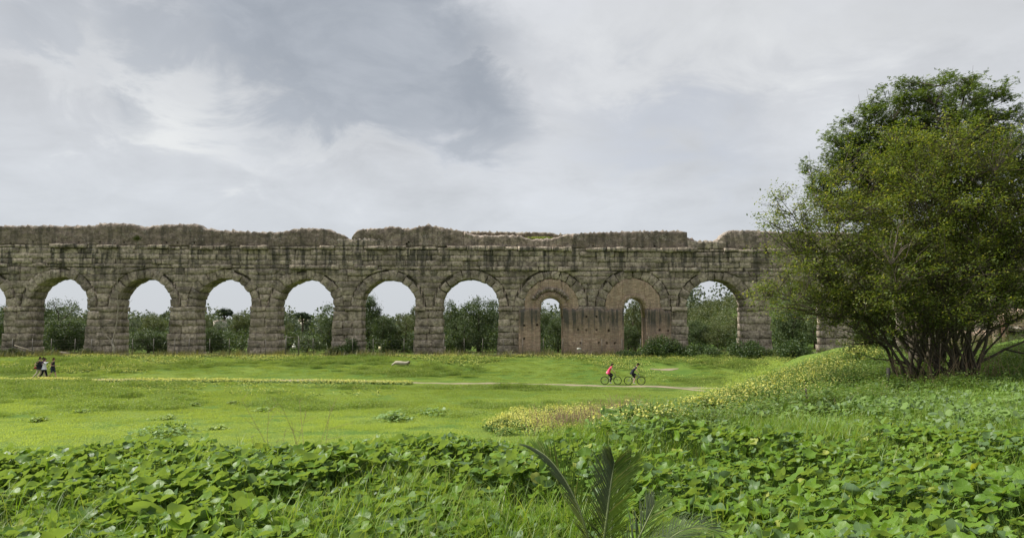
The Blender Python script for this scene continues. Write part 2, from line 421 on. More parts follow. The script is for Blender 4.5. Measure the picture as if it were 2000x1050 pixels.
def axis(a, b, st, lo, hi, gr=1.16):
    mid = list(np.arange(a, b + 1e-6, st)); s = st; r = []; q = b
    while q < hi: s *= gr; q += s; r.append(q)
    s = st; l = []; q = a
    while q > lo: s *= gr; q -= s; l.append(q)
    return np.array(l[::-1] + mid + r)
gx = axis(-46, 46, .4, -2500, 2500); gy = axis(-2, 86, .4, -300, 3500)
X, Y = np.meshgrid(gx, gy); Zg = G(X, Y)
V = np.stack([X.ravel(), Y.ravel(), Zg.ravel()], 1)
nx, ny = len(gx), len(gy); i, j = np.meshgrid(np.arange(ny - 1), np.arange(nx - 1), indexing='ij')
Q = np.stack([i * nx + j, i * nx + j + 1, (i + 1) * nx + j + 1, (i + 1) * nx + j], -1).reshape(-1, 4)
def ground_mat():
    m, T = mat('grassy_soil'); g = T.n('ShaderNodeNewGeometry'); pos = g.outputs['Position']; x, y, z = T.xyz(pos)
    n1 = T.noise(pos, .22, 5); n2 = T.noise(pos, 1.7, 6, .65); n3 = T.noise(pos, 9, 5, .7)
    c = T.mix(T.ramp(n1, .35, .65), (.075, .135, .022), (.125, .175, .030))
    c = T.mix(T.m('MULTIPLY', T.ramp(n2, .45, .7), .5), c, (.045, .085, .018))
    c = T.mix(T.m('MULTIPLY', T.ramp(n3, .5, .75), .5), c, (.13, .16, .04))
    far = T.ramp(y, 100, 160); c = T.mix(far, c, (.045, .065, .022))
    finish(T, principled(T, c, .95, .1, 0, n3, .6, .08)); return m
M['ground'] = ground_mat()
M['dirt'] = plain('trodden_earth', (.225, .19, .13), .95, .1, 0, .3, 3)
gr = link('ground', np_mesh('ground', V, [Q], True), None, M['ground']); tag(gr, 'grassy ground of the meadow and the banks around it', None, None, 'structure')

PATH = [(-60, 62.3), (-42, 62.2), (-20, 62.2), (-6, 62.0), (4, 61.7), (12, 60.8), (16, 59.6), (20, 57.5), (25, 55.8), (34, 54), (46, 52)]
def ribbon(name, pts, w, mat_, label, dz=.035, ww=None):
    pts = np.array(pts, float); d = np.r_[0, np.cumsum(np.linalg.norm(np.diff(pts, axis=0), axis=1))]
    s = np.arange(0, d[-1], .4); px = np.interp(s, d, pts[:, 0]); py = np.interp(s, d, pts[:, 1])
    k = np.ones(5) / 5; px[2:-2] = np.convolve(px, k, 'valid'); py[2:-2] = np.convolve(py, k, 'valid')
    tx, ty = np.gradient(px), np.gradient(py); L = np.hypot(tx, ty); nx_, ny_ = -ty / L, tx / L
    cols = np.linspace(-.5, .5, 6); Vv = []
    wl = (w if ww is None else np.interp(s, np.linspace(0, s[-1], len(ww)), ww)) * (1 + .25 * W2(px * 1.3, py + 40))
    for c in cols:
        x_, y_ = px + nx_ * wl * c, py + ny_ * wl * c; Vv.append(np.stack([x_, y_, G(x_, y_) + dz - .03 * (abs(c) > .45)], 1))
    Vv = np.stack(Vv, 1).reshape(-1, 3); n = len(s); m = len(cols)
    i, j = np.meshgrid(np.arange(n - 1), np.arange(m - 1), indexing='ij')
    Qq = np.stack([i * m + j, (i + 1) * m + j, (i + 1) * m + j + 1, i * m + j + 1], -1).reshape(-1, 4)
    return tag(link(name, np_mesh(name, Vv, [Qq], True), None, mat_), label, None, None, 'structure')
ribbon('path', PATH, 1.1, M['dirt'], 'narrow trodden earth path crossing the meadow')
ribbon('dirt_path', [(11, 60.9), (14.5, 57.5), (15.8, 54.5), (17, 51)], 1.0, M['dirt'], 'bare earth fork leaving the meadow path', .05)
ribbon('dirt_path', [(13.1, 71.0), (14.4, 70.6), (15.8, 71.1)], 1.4, M['dirt'], 'bare earth patch on the bank before the brambles', .05, [.15, .8, .2])
def path_dist(x, y):
    best = np.full(np.shape(x), 1e9)
    for pl in (PATH, [(11, 60.9), (14.5, 57.5), (15.8, 54.5), (17, 51)], [(13.1, 71.0), (15.8, 71.1)]):
        for a, b in zip(pl[:-1], pl[1:]):
            a = np.array(a, float); b = np.array(b, float); d = b - a
            t = np.clip(((x - a[0]) * d[0] + (y - a[1]) * d[1]) / (d @ d), 0, 1)
            best = np.minimum(best, np.hypot(x - a[0] - t * d[0], y - a[1] - t * d[1]))
    return best

# ------------------------------------------------------------------ aqueduct
YA = 80.0; DEP = 2.7
AQ = empty('aqueduct', (0, YA, BASEZ)); tag(AQ, 'long ruined Roman stone aqueduct of round arches crossing behind the meadow', 'aqueduct')
AQI = Matrix.Translation(AQ.location)
AOFF = np.array([0, YA, BASEZ])
def ax_(u): return float(at(u, 600, YA).x)
def az_(v, u=1000): return float(at(u, v, YA).z)
def lev(tab):
    us = [ax_(q[0]) for q in tab]; vs = [az_(q[1]) for q in tab]
    return lambda x: float(np.interp(x, us, vs))
Z_STR = lev([(0, 521), (440, 524), (800, 527), (1300, 530), (2200, 533)])        # underside of the string course
Z_COR = lev([(0, 483), (400, 487), (900, 488), (1300, 492), (2200, 495)])        # underside of the cornice
ARCH = [ax_(u) for u in (-202, -44, 113, 280, 436, 596, 758, 919, 1077, 1237, 1398, 1559, 1718, 1877, 2036)]
SPAN = [3.0, 3.0, 3.2, 2.95, 3.0, 3.08, 3.0, 3.1, 2.97, 3.02, 3.2, 3.1, 3.0, 3.0, 3.0]
CROWN = [az_(v) for v in (541, 541, 541, 543, 543, 545, 545, 544, 544, 543, 546, 548, 549, 549, 549)]
ZC = [c - s for c, s in zip(CROWN, SPAN)]
RING = 1.02
Z_IMP = 6.1

def prism(poly, yf, yb, bev=.06, jit=.03, seg=.6, bulge=.05):
    """worn block: outline (x,z) counter-clockwise from the front; worn front edges"""
    pts = []; bev *= .65 if random.random() < .8 else 1.7; jit *= 1.1; bulge *= .45; yf = (YA + (yf - YA) * .7 if yf > YA - .12 else yf) + random.choice((0, 0, 0, 0, .05, .09, .12, -.05))
    n = len(poly)
    for a in range(n):
        p, q = np.array(poly[a]), np.array(poly[(a + 1) % n]); L = np.linalg.norm(q - p); k = max(1, int(round(L / seg)))
        for t in range(k):
            pt = p + (q - p) * (t / k); pts.append(pt + (np.array([random.uniform(-jit, jit), random.uniform(-jit, jit)]) if k > 1 or True else 0))
    pts = np.array(pts); c = pts.mean(0); m = len(pts)
    d = c - pts; L = np.linalg.norm(d, axis=1)[:, None]
    inn = pts + d / L * np.minimum(bev * np.array([[random.uniform(.7, 1.9)] for _ in range(m)]), L * .4)
    V = [(p[0], yb, p[1]) for p in pts] + [(p[0], yf + bev * random.uniform(.2, .9), p[1]) for p in pts] + \
        [(p[0], yf - random.uniform(-.25, 1) * bulge, p[1]) for p in inn] + [(c[0] + random.uniform(-.2, .2), yf - bulge * random.uniform(.3, 1.8), c[1])]
    Qs = []; Ts = []
    for a in range(m):
        b = (a + 1) % m
        Qs.append((a, b, m + b, m + a)); Qs.append((m + a, m + b, 2 * m + b, 2 * m + a)); Ts.append((2 * m + a, 2 * m + b, 3 * m))
    return np.array(V), np.array(Qs), np.array(Ts)
STUFF = Tubes()      # blocks joined
nblock = {'pier_block': 0, 'voussoir': 0, 'spandrel_block': 0, 'frieze_block': 0, 'string_course_stone': 0, 'cornice_stone': 0, 'impost_stone': 0}
def block(kind, poly, yf, yb, own=True, **kw):
    V, Qs, Ts = prism(poly, yf, yb, **kw)
    # orient outwards: poly counter-clockwise seen from -y
    if own and nblock[kind] < 300:
        nblock[kind] += 1
        o = link(kind, np_mesh(kind, V - V.mean(0), [Qs, Ts]), AQ, M['stone']); o.location = Vector(V.mean(0)) - Vector(AOFF)
    else:
        STUFF.V.append(V); STUFF.Q.append(Qs + STUFF.n); STUFF.T.append(Ts + STUFF.n); STUFF.n += len(V)
def rect(x0, x1, z0, z1): return [(x0, z0), (x1, z0), (x1, z1), (x0, z1)]
def cuts(x0, x1, wmin, wmax):
    L = x1 - x0; n = max(1, round(L / random.uniform(wmin, wmax))); t = [0] + sorted((k + random.uniform(-.18, .18)) / n for k in range(1, n)) + [1]
    return [x0 + L * q for q in t]
GAP = .007
BRICKED = (8, 9)
VISX = ax_(1700)
# piers
for k in range(len(ARCH) - 1):
    xa, xb = ARCH[k] + SPAN[k], ARCH[k + 1] - SPAN[k + 1]        # pier at the springing
    own = xb < VISX and xa > ax_(-60)
    z = BASEZ - .5; courses = []
    while z < Z_IMP - .4:
        h = random.uniform(.62, .82)
        if Z_IMP - z - h < .4: h = Z_IMP - z
        courses.append((z, z + h)); z += h
    for (z0, z1) in courses:
        f = (Z_IMP - z0) / (Z_IMP - BASEZ); s = .27 * max(0, f) + .02
        l, r = xa - s + random.uniform(-.07, .07), xb + s + random.uniform(-.07, .07)
        cs = cuts(l, r, 1.2, 2.1)
        for a, b in zip(cs[:-1], cs[1:]):
            pr = random.uniform(-.09, .07)
            block('pier_block', rect(a + GAP, b - GAP, z0 + GAP, z1 - GAP), YA - .02 - .05 * f + pr, YA + 1.3, own, bev=random.uniform(.05, .11), jit=.035, bulge=.07)
        block('pier_block', rect(l + random.uniform(0, .12), r - random.uniform(0, .12), z0 + GAP, z1 - GAP), YA + 1.33, YA + DEP, False, bev=.05)
    # impost course, broken in places
    cs = cuts(xa - .12, xb + .12, 1.1, 1.9)
    for a, b in zip(cs[:-1], cs[1:]):
        brk = random.random() < .3
        block('impost_stone', rect(a + GAP, b - GAP, Z_IMP + GAP + (.1 if brk else 0), Z_IMP + .46), YA - (.02 if brk else random.uniform(.14, .26)), YA + 1.3, own, bev=.09, jit=.05, bulge=.06)
    block('impost_stone', rect(xa - .1, xb + .1, Z_IMP + GAP, Z_IMP + .46), YA + 1.33, YA + DEP + .1, False, bev=.05)
# voussoirs
for k, c in enumerate(ARCH):
    n = 12; r0 = SPAN[k]; a0 = -8; own = c < VISX and c > ax_(-120)
    zlo = Z_IMP + .48
    st = math.degrees(math.asin(max(-1, min(1, (zlo - ZC[k]) / r0)))) if abs(zlo - ZC[k]) < r0 else -5
    ang = [st + (180 - 2 * st) * q / n for q in range(n + 1)]
    for q in range(n):
        a, b = R(ang[q] + .25), R(ang[q + 1] - .25); ri = r0 + random.uniform(-.03, .06); ro = r0 + RING * random.uniform(.72, 1.12)
        P = [(c + r_ * math.cos(t), ZC[k] + r_ * math.sin(t)) for r_, t in ((ri, a), (ro, a), (ro, b), (ri, b))]
        zt = Z_STR(c) - .02
        P = [(p[0], min(p[1], zt)) for p in P]
        block('voussoir', P, YA - random.uniform(-.06, .04), YA + DEP, own, bev=random.uniform(.04, .08), jit=.05, seg=.5, bulge=.06)
# spandrels: courses between neighbouring rings
for k in range(len(ARCH) - 1):
    own = ARCH[k + 1] < VISX and ARCH[k] > ax_(-220); xm = (ARCH[k] + ARCH[k + 1]) / 2
    z = Z_IMP + .48; top = Z_STR(xm)
    n = 6; hs = [random.uniform(.8, 1.2) for _ in range(n)]; t = sum(hs); hs = [h * (top - z) / t for h in hs]
    for h in hs:
        z0, z1 = z + GAP, z + h - GAP; z += h
        def side(kk, zz, sg):
            rr = SPAN[kk] + RING + .04; dz = zz - ZC[kk]
            q = math.sqrt(max(0, rr * rr - dz * dz)) if abs(dz) < rr else 0
            if dz < 0: q = rr
            return ARCH[kk] + sg * q
        l0, l1, r0, r1 = side(k, z0, 1), side(k, z1, 1), side(k + 1, z0, -1), side(k + 1, z1, -1)
        if max(l0, l1) > min(r0, r1) - .2: continue
        w = min(r0, r1) - max(l0, l1); nb = max(1, round(w / random.uniform(1.2, 2.0)))
        for q in range(nb):
            fa, fb = q / nb, (q + 1) / nb
            P = [(l0 + (r0 - l0) * fa + GAP, z0), (l0 + (r0 - l0) * fb - GAP, z0), (l1 + (r1 - l1) * fb - GAP, z1), (l1 + (r1 - l1) * fa + GAP, z1)]
            block('spandrel_block', P, YA - random.uniform(-.08, .06), YA + .9, own, bev=random.uniform(.05, .1), jit=.035, bulge=.06)
# string course, frieze courses, cornice
X0, X1 = ax_(-260), ax_(2140)
x = X0
while x < X1:
    w = random.uniform(1.0, 2.2); own = ax_(-20) < x < VISX
    brk = W1(x * 1.7, 3.0) < -.12 or random.random() < .14
    z = Z_STR(x + w / 2)
    block('string_course_stone', rect(x + GAP, x + w - GAP, z + GAP + (.05 if brk else 0), z + .42), YA - (.0 if brk else random.uniform(.18, .34)), YA + .9, own, bev=.08, jit=.045, bulge=.05)
    x += w
for row in range(3):
    x = X0 + random.uniform(0, 1)
    while x < X1:
        w = random.uniform(1.0, 2.4); own = ax_(-10) < x < VISX
        zs, zc = Z_STR(x + w / 2) + .43, Z_COR(x + w / 2); h = (zc - zs) / 3; z0 = zs + row * h
        block('frieze_block', rect(x + GAP * .7, x + w - GAP * .7, z0 + GAP * .8, z0 + h - GAP * .8), YA - random.uniform(-.07, .05), YA + .8, own, bev=random.uniform(.035, .08), jit=.025, bulge=.05)
        x += w
x = X0
while x < X1:
    w = random.uniform(1.1, 2.4); own = ax_(-20) < x < VISX; z = Z_COR(x + w / 2)
    gapc = ax_(650) < x + w / 2 < ax_(702) or W1(x * 1.3, 40.0) < -.2 or random.random() < .16
    block('cornice_stone', rect(x + .01, x + w - .01, z + GAP + random.uniform(-.03, .05), z + random.uniform(.36, .47) - (.1 if gapc else 0)), YA - (.0 if gapc else random.uniform(.16, .38)), YA + 1.6, own, bev=.09, jit=.05, bulge=.05)
    x += w
o = STUFF.build('stone_blocks', M['stone'], AQ, smooth=False); o['kind'] = 'stuff'
o.location = -Vector(AOFF)
# core behind the blocks (dark joints) with the vaults cut through it
core = Tubes(); sx = list(np.arange(X0, X1, .3))
for c, s_ in zip(ARCH, SPAN): sx += [c - s_ - .08, c + s_ + .08]
sx = sorted(sx)
for a, b in zip(sx[:-1], sx[1:]):
    if b - a < 1e-4: continue
    m_ = (a + b) / 2; k = min(range(len(ARCH)), key=lambda q: abs(ARCH[q] - m_)); rr = SPAN[k] + .10; top = Z_COR(m_) + .3
    def zb(x_):
        d = abs(x_ - ARCH[k]); return (ZC[k] + math.sqrt(max(0, rr * rr - d * d)))
    inside = abs(m_ - ARCH[k]) < SPAN[k] + .08
    if inside: za, zb_ = zb(a), zb(b)
    else: za = zb_ = BASEZ - .6
    V = [(a, YA + .27, za), (b, YA + .27, zb_), (b, YA + .27, top), (a, YA + .27, top), (a, YA + DEP - .1, za), (b, YA + DEP - .1, zb_), (b, YA + DEP - .1, top), (a, YA + DEP - .1, top)]
    Qs = [(0, 1, 2, 3), (5, 4, 7, 6), (4, 5, 1, 0), (3, 2, 6, 7)]
    Qs += [(4, 0, 3, 7), (1, 5, 6, 2)] if True else []
    core.raw(V, Qs)
o = core.build('core', M['mortar'], AQ, False); o.location = -Vector(AOFF)

def rough_slab(name, x0, x1, zlow, ztop, yf, yb, mat_, parent, step=.22, rows=9, amp=.055, holes=(), hs=.3, seed=5, back=True, clip=None, own_loc=True):
    """uneven wall piece: front grid (with real recesses), top, sides, back; zlow/ztop functions of x"""
    nx_ = max(2, int((x1 - x0) / step) + 1); xs = np.linspace(x0, x1, nx_)
    if clip is not None: xs = np.array(sorted(set(list(xs) + list(clip))))
    nx_ = len(xs)
    lo = np.array([zlow(q) for q in xs]); hi = np.array([max(ztop(q), zlow(q) + .02) for q in xs])
    t = np.linspace(0, 1, rows)
    XX = np.repeat(xs[:, None], rows, 1); ZZ = lo[:, None] + (hi - lo)[:, None] * t[None]
    wv = Waves(seed, .9, 26, 3, .4, 2.2); wb = Waves(seed + 9, 3.0, 20, 3)
    YY = yf + amp * wv(XX, 0 * XX, ZZ) + amp * 1.2 * wb(XX, 0 * XX, ZZ) + amp * rng.uniform(-.25, .25, XX.shape)
    ZZ = ZZ + (rng.uniform(-.04, .04, ZZ.shape) * (t[None] > 0) * (t[None] < 1)); ZZ[:, -1] += rng.uniform(-.045, .045, nx_) + .14 * Waves(seed + 3, .7, 16, 1)(xs)
    YY[:, -1] += rng.uniform(0, .12, nx_)
    V = list(np.stack([XX, YY, ZZ], -1).reshape(-1, 3)); Qs = []; idx = lambda i, j: i * rows + j
    hole = set()
    for (hx, hz) in holes:
        i = int(np.clip(np.searchsorted(xs, hx) - 1, 0, nx_ - 2)); zz = ZZ[i]; j = int(np.clip(np.searchsorted(zz, hz) - 1, 0, rows - 2)); hole.add((i, j))
    for i in range(nx_ - 1):
        for j in range(rows - 1):
            q = (idx(i, j), idx(i + 1, j), idx(i + 1, j + 1), idx(i, j + 1))
            if (i, j) in hole:
                c = sum(np.array(V[a]) for a in q) / 4; inner = []; deep = []
                for a in q:
                    p = c + (np.array(V[a]) - c) * min(.97, hs / step); p[1] = V[a][1]; inner.append(len(V)); V.append(p)
                for a in inner: V.append(V[a] + np.array([0, .5, 0])); deep.append(len(V) - 1)
                for a in range(4):
                    b = (a + 1) % 4; Qs.append((q[a], q[b], inner[b], inner[a])); Qs.append((inner[a], inner[b], deep[b], deep[a]))
                Qs.append(tuple(deep))
            else: Qs.append(q)
    n0 = len(V)
    md = hi + rng.uniform(-.02, .12, nx_)
    for i in range(nx_): V.append(np.array([xs[i], (yf + yb) / 2, md[i]])); V.append(np.array([xs[i], yb + rng.uniform(-.05, .05), hi[i] + rng.uniform(-.1, .05)])); V.append(np.array([xs[i], yb, lo[i]]))
    for i in range(nx_ - 1):
        a, b = n0 + 3 * i, n0 + 3 * i + 3
        Qs.append((idx(i, rows - 1), idx(i + 1, rows - 1), b, a)); Qs.append((a, b, b + 1, a + 1)); Qs.append((a + 1, b + 1, b + 2, a + 2))
        Qs.append((idx(i + 1, 0), idx(i, 0), a + 2, b + 2))
    # ends: ordered fan strips
    for i, fl in ((0, True), (nx_ - 1, False)):
        a = n0 + 3 * i
        for j in range(rows - 1):
            f0, f1 = idx(i, j), idx(i, j + 1); 
            V.append(np.array([xs[i], yb, ZZ[i, j]])); V.append(np.array([xs[i], yb, ZZ[i, j + 1]])); g0, g1_ = len(V) - 2, len(V) - 1
            Qs.append((g0, f0, f1, g1_) if fl else (f0, g0, g1_, f1))
    V = np.array(V); me = np_mesh(name, V - AOFF if parent is AQ else V, [np.array(Qs)]); o = link(name, me, parent, mat_)
    return o
def prof(tab):
    us = [ax_(q[0]) for q in tab]; zs = [az_(q[1]) for q in tab]; wv = Waves(31, .8, 18, 1)
    return lambda x: float(np.interp(x, us, zs)) + .04 * float(wv(np.array([x]))[0])
specb = lambda x: Z_COR(x) + .36
holes_s = [(ax_(u), az_(473)) for u in (13, 55, 100, 146, 187, 234, 235, 318, 342, 374, 446)]
rough_slab('channel_wall', ax_(-260), ax_(672), specb, prof([(-260, 443), (0, 441), (55, 441), (100, 440), (150, 441), (180, 439), (190, 436), (240, 436), (262, 440), (278, 444), (290, 440), (320, 438), (372, 437), (381, 439), (392, 446), (430, 450), (480, 452), (540, 453), (570, 447), (590, 445), (640, 447), (650, 453), (666, 458), (672, 461)]), YA + .12, YA + 2.3, M['specus'], AQ, step=.2, rows=11, holes=holes_s, seed=6)
rough_slab('channel_wall', ax_(684), ax_(905), lambda x: Z_COR(x) + .36 if x > ax_(750) else az_(467), prof([(684, 463), (688, 456), (694, 450), (702, 447), (745, 445), (765, 441), (780, 445), (800, 446), (815, 442), (835, 438), (860, 443), (880, 447), (905, 451)]), YA + .15, YA + 2.3, M['specus'], AQ, step=.2, rows=11, holes=[(ax_(793), az_(474)), (ax_(797), az_(474))], seed=7)
rough_slab('channel_wall', ax_(905), ax_(1120), specb, prof([(905, 452), (925, 459), (960, 460), (1000, 459), (1020, 461), (1035, 467), (1080, 465), (1100, 460), (1120, 456)]), YA + .12, YA + 1.1, M['specus'], AQ, step=.2, rows=9, seed=8)
rough_slab('rear_channel_wall', ax_(900), ax_(1130), specb, prof([(900, 448), (940, 449), (985, 449), (1010, 450), (1050, 449), (1072, 450), (1095, 454), (1130, 454)]), YA + 1.7, YA + 2.4, M['specus_pale'], AQ, step=.2, rows=9, seed=9)
rough_slab('channel_wall', ax_(1118), ax_(1345), specb, prof([(1118, 456), (1150, 454), (1180, 453), (1250, 451), (1290, 450), (1335, 450), (1342, 451), (1345, 453)]), YA + .10, YA + 2.3, M['specus'], AQ, step=.2, rows=11, holes=[(ax_(1160), az_(478)), (ax_(1282), az_(479))], seed=10)
rough_slab('channel_wall', ax_(1345), ax_(1366), lambda x: az_(475), prof([(1345, 460), (1355, 462), (1366, 469)]), YA + .8, YA + 2.3, M['specus'], AQ, rows=5, seed=11)
rough_slab('channel_floor', ax_(1342), ax_(1425), specb, prof([(1342, 470), (1425, 470)]), YA + .1, YA + 2.3, M['stone'], AQ, rows=5, seed=12)
rough_slab('channel_floor', ax_(640), ax_(755), specb, prof([(640, 466), (755, 466)]), YA + .06, YA + 2.3, M['stone'], AQ, rows=5, seed=13)
rough_slab('channel_wall', ax_(1400), ax_(2140), specb, prof([(1400, 470), (1412, 463), (1420, 454), (1432, 449), (1480, 449), (1520, 452), (1600, 452), (1750, 456), (1900, 452), (2140, 455)]), YA + .16, YA + 2.3, M['specus'], AQ, step=.25, rows=9, seed=14)

# brick linings of two arches
def brick_fill(k, uo0, uo1, crown_v, seed):
    c, r = ARCH[k], SPAN[k] - .01; xo0, xo1 = ax_(uo0), ax_(uo1); ro = (xo1 - xo0) / 2; co = (xo0 + xo1) / 2; zo = az_(crown_v) - ro
    def top(x):
        d = abs(x - c); return ZC[k] + math.sqrt(max(0.0001, r * r - d * d))
    def low(x):
        d = abs(x - co); return (zo + math.sqrt(max(0, ro * ro - d * d))) if d < ro else 5.4
    for a, b, nm in ((c - r, xo0, 'brick_infill'), (xo0, xo1, 'brick_infill'), (xo1, c + r, 'brick_infill')):
        lo = (lambda x: min(5.6, top(x) - .1)) if nm and (a, b) != (xo0, xo1) else low
        rough_slab(nm, a, b, lo, top, YA + .07, YA + 2.2, M['brick_up'], AQ, step=.16, rows=14, amp=.035, seed=seed)
    # projecting brick ring over the small opening
    P = Tubes(); n = 22
    for q in range(n):
        a, b = math.pi * q / n, math.pi * (q + 1) / n; ri, rO = ro + .0, ro + (.62 if k == 8 else .45) + random.uniform(-.03, .03)
        V = []
        for yy in (YA - .06 + random.uniform(-.02, .02), YA + 2.0):
            for rr_, t in ((ri, a), (rO, a), (rO, b), (ri, b)): V.append((co + rr_ * math.cos(t), yy, zo + rr_ * math.sin(t)))
        P.raw(V, [(0, 1, 2, 3), (7, 6, 5, 4), (0, 4, 5, 1), (1, 5, 6, 2), (2, 6, 7, 3), (3, 7, 4, 0)])
    o = P.build('brick_arch', M['brick_up'], AQ, False); o.location = -Vector(AOFF)
    if k == 8:      # crumbling hood of rubble above it
        P = Tubes(); n = 16
        for q in range(n):
            a, b = R(28 + 124 * q / n), R(28 + 124 * (q + 1) / n); ri = 1.95 + random.uniform(-.06, .06); rO = ri + random.uniform(.3, .45); yy = YA - random.uniform(.12, .28)
            V = [(co + rr_ * math.cos(t), y_, zo - .05 + rr_ * math.sin(t)) for y_ in (yy, YA + .4) for rr_, t in ((ri, a), (rO, a), (rO, b), (ri, b))]
            P.raw(V, [(0, 1, 2, 3), (7, 6, 5, 4), (0, 4, 5, 1), (1, 5, 6, 2), (2, 6, 7, 3), (3, 7, 4, 0)])
        o = P.build('rubble_hood', M['specus'], AQ, False); o.location = -Vector(AOFF)
brick_fill(8, 1055, 1098, 581, 40)
brick_fill(9, 1217, 1260, 582, 50)
low = lambda x: BASEZ - .6
def hp(l): return [(ax_(u), az_(v)) for u, v in l]
rough_slab('brick_pier', ax_(1013), ax_(1055), low, prof([(1013, 606), (1030, 603), (1055, 602)]), YA - .38, YA + 2.3, M['brick'], AQ, step=.21, rows=25, amp=.04, holes=hp([(1023, 635), (1048, 635), (1023, 659)]), seed=20)
rough_slab('brick_pier', ax_(1099), ax_(1217), low, prof([(1099, 602), (1120, 604), (1160, 603), (1190, 605), (1217, 603)]), YA - .42, YA + 2.3, M['brick'], AQ, step=.21, rows=25, amp=.045, holes=hp([(1144, 618), (1162, 619), (1128, 644), (1145, 644), (1162, 644), (1188, 645), (1131, 669), (1134, 669), (1167, 669), (1182, 670), (1201, 671)]), seed=21)
rough_slab('brick_pier', ax_(1260), ax_(1309), low, prof([(1260, 604), (1290, 604), (1309, 608)]), YA - .38, YA + 2.3, M['brick'], AQ, step=.21, rows=25, amp=.04, holes=hp([(1286, 644), (1304, 645)]), seed=22)
# ------------------------------------------------------------------ foliage materials
M['bushleaf'] = leafmat('evergreen_leaves', (.030, .052, .020), (.062, .098, .034), (.10, .13, .05), .25, noise_scale=.35, rough=.55)
M['oliveleaf'] = leafmat('olive_green_leaves', (.046, .066, .024), (.092, .118, .040), (.13, .14, .06), .25, noise_scale=.35, rough=.6)
M['greyleaf'] = leafmat('grey_green_leaves', (.05, .072, .045), (.09, .115, .07), (.13, .15, .10), .2, noise_scale=.35, rough=.6)
M['pineleaf'] = leafmat('pine_needles', (.022, .040, .018), (.042, .068, .028), None, .15, noise_scale=.3)
M['bramble'] = leafmat('bramble_leaves', (.022, .044, .012), (.05, .092, .024), (.085, .12, .035), .25, noise_scale=.8)
M['shrubleaf'] = leafmat('small_shrub_leaves', (.070, .105, .022), (.150, .190, .048), (.27, .27, .07), .47, noise_scale=.45, rough=.5, f3=.14)
M['darkleaf'] = leafmat('lobed_dark_leaves', (.042, .072, .016), (.090, .130, .032), (.14, .19, .05), .4, noise_scale=.6, rough=.45, f3=.15)
M['broadleaf'] = leafmat('broad_mallow_leaves', (.070, .150, .010), (.150, .255, .022), (.095, .165, .055), .42, (1.6, 1.4, .35), .47, .32, 1.2, True, (.14, .22, .12), .2)
M['broadleaf2'] = leafmat('broad_pale_leaves', (.090, .165, .030), (.18, .275, .062), (.16, .23, .11), .40, (1.3, 1.25, .6), .55, .3, .8, False, (.16, .24, .13), .25)
M['grassblade'] = leafmat('long_grass_blades', (.095, .185, .016), (.19, .30, .035), (.24, .29, .07), .45, (1.3, 1.25, .5), .45, .4, 1.0)
M['lawn'] = leafmat('meadow_grass_blades', (.19, .285, .05), (.33, .41, .105), (.24, .28, .10), .45, (1.25, 1.2, .5), .6, .2, .16, near=(.42, .52, .14))
M['lawn_dark'] = leafmat('meadow_herb_leaves', (.11, .19, .035), (.21, .29, .07), (.24, .28, .10), .42, (1.25, 1.2, .5), .6, .25, .12, near=(.33, .44, .12))
M['palm'] = leafmat('palm_leaflets', (.075, .130, .024), (.130, .200, .045), (.19, .21, .07), .4, (1.4, 1.3, .5), .62, .12, 1.5, False, (.06, .075, .05), .15)
M['rachis'] = plain('palm_midrib', (.12, .15, .05), .5, .4)
M['straw'] = plain('dry_stalks', (.24, .175, .11), .9, .1, 0, .3, 6)
M['yellow'] = leafmat('yellow_petals', (.60, .59, .13), (.74, .72, .26), None, .35, (1.1, 1.05, .6), .6, .2)
M['stem_g'] = plain('green_stems', (.10, .17, .04), .7, .2)

# ------------------------------------------------------------------ leaf shapes
def leaf_quad(l=1.0, w=.55, fold=.15):   # 2 quads folded at the midrib, along +x from 0
    V = np.array([(0, 0, 0), (l * .5, 0, -.03 * l), (l, 0, -.12 * l), (l * .45, w / 2, fold * w), (l * .45, -w / 2, fold * w)], float)
    return V, np.array([(0, 1, 3), (1, 2, 3), (0, 4, 1), (1, 4, 2)])
def leaf_diamond(l=1.0, w=.6):
    V = np.array([(0, 0, 0), (l * .5, -w / 2, .06), (l, 0, -.05), (l * .5, w / 2, .06)], float)
    return V, np.array([(0, 1, 2, 3)])
def leaf_lobed():
    a = np.array([0, 20, 42, 62, 90, 118, 138, 160, 200, 235, 270, 305, 340]) ; rr = np.array([.55, .75, .5, .85, .6, .85, .5, .75, .35, .3, .12, .3, .35])
    V = np.stack([np.sin(R(1) * 0 + np.radians(a - 90)) * rr, np.cos(np.radians(a - 90)) * rr, .1 * rr], 1); V = np.vstack([[0, 0, 0], V]); n = len(a)
    return V, np.array([(0, i + 1, (i + 1) % n + 1) for i in range(n)])
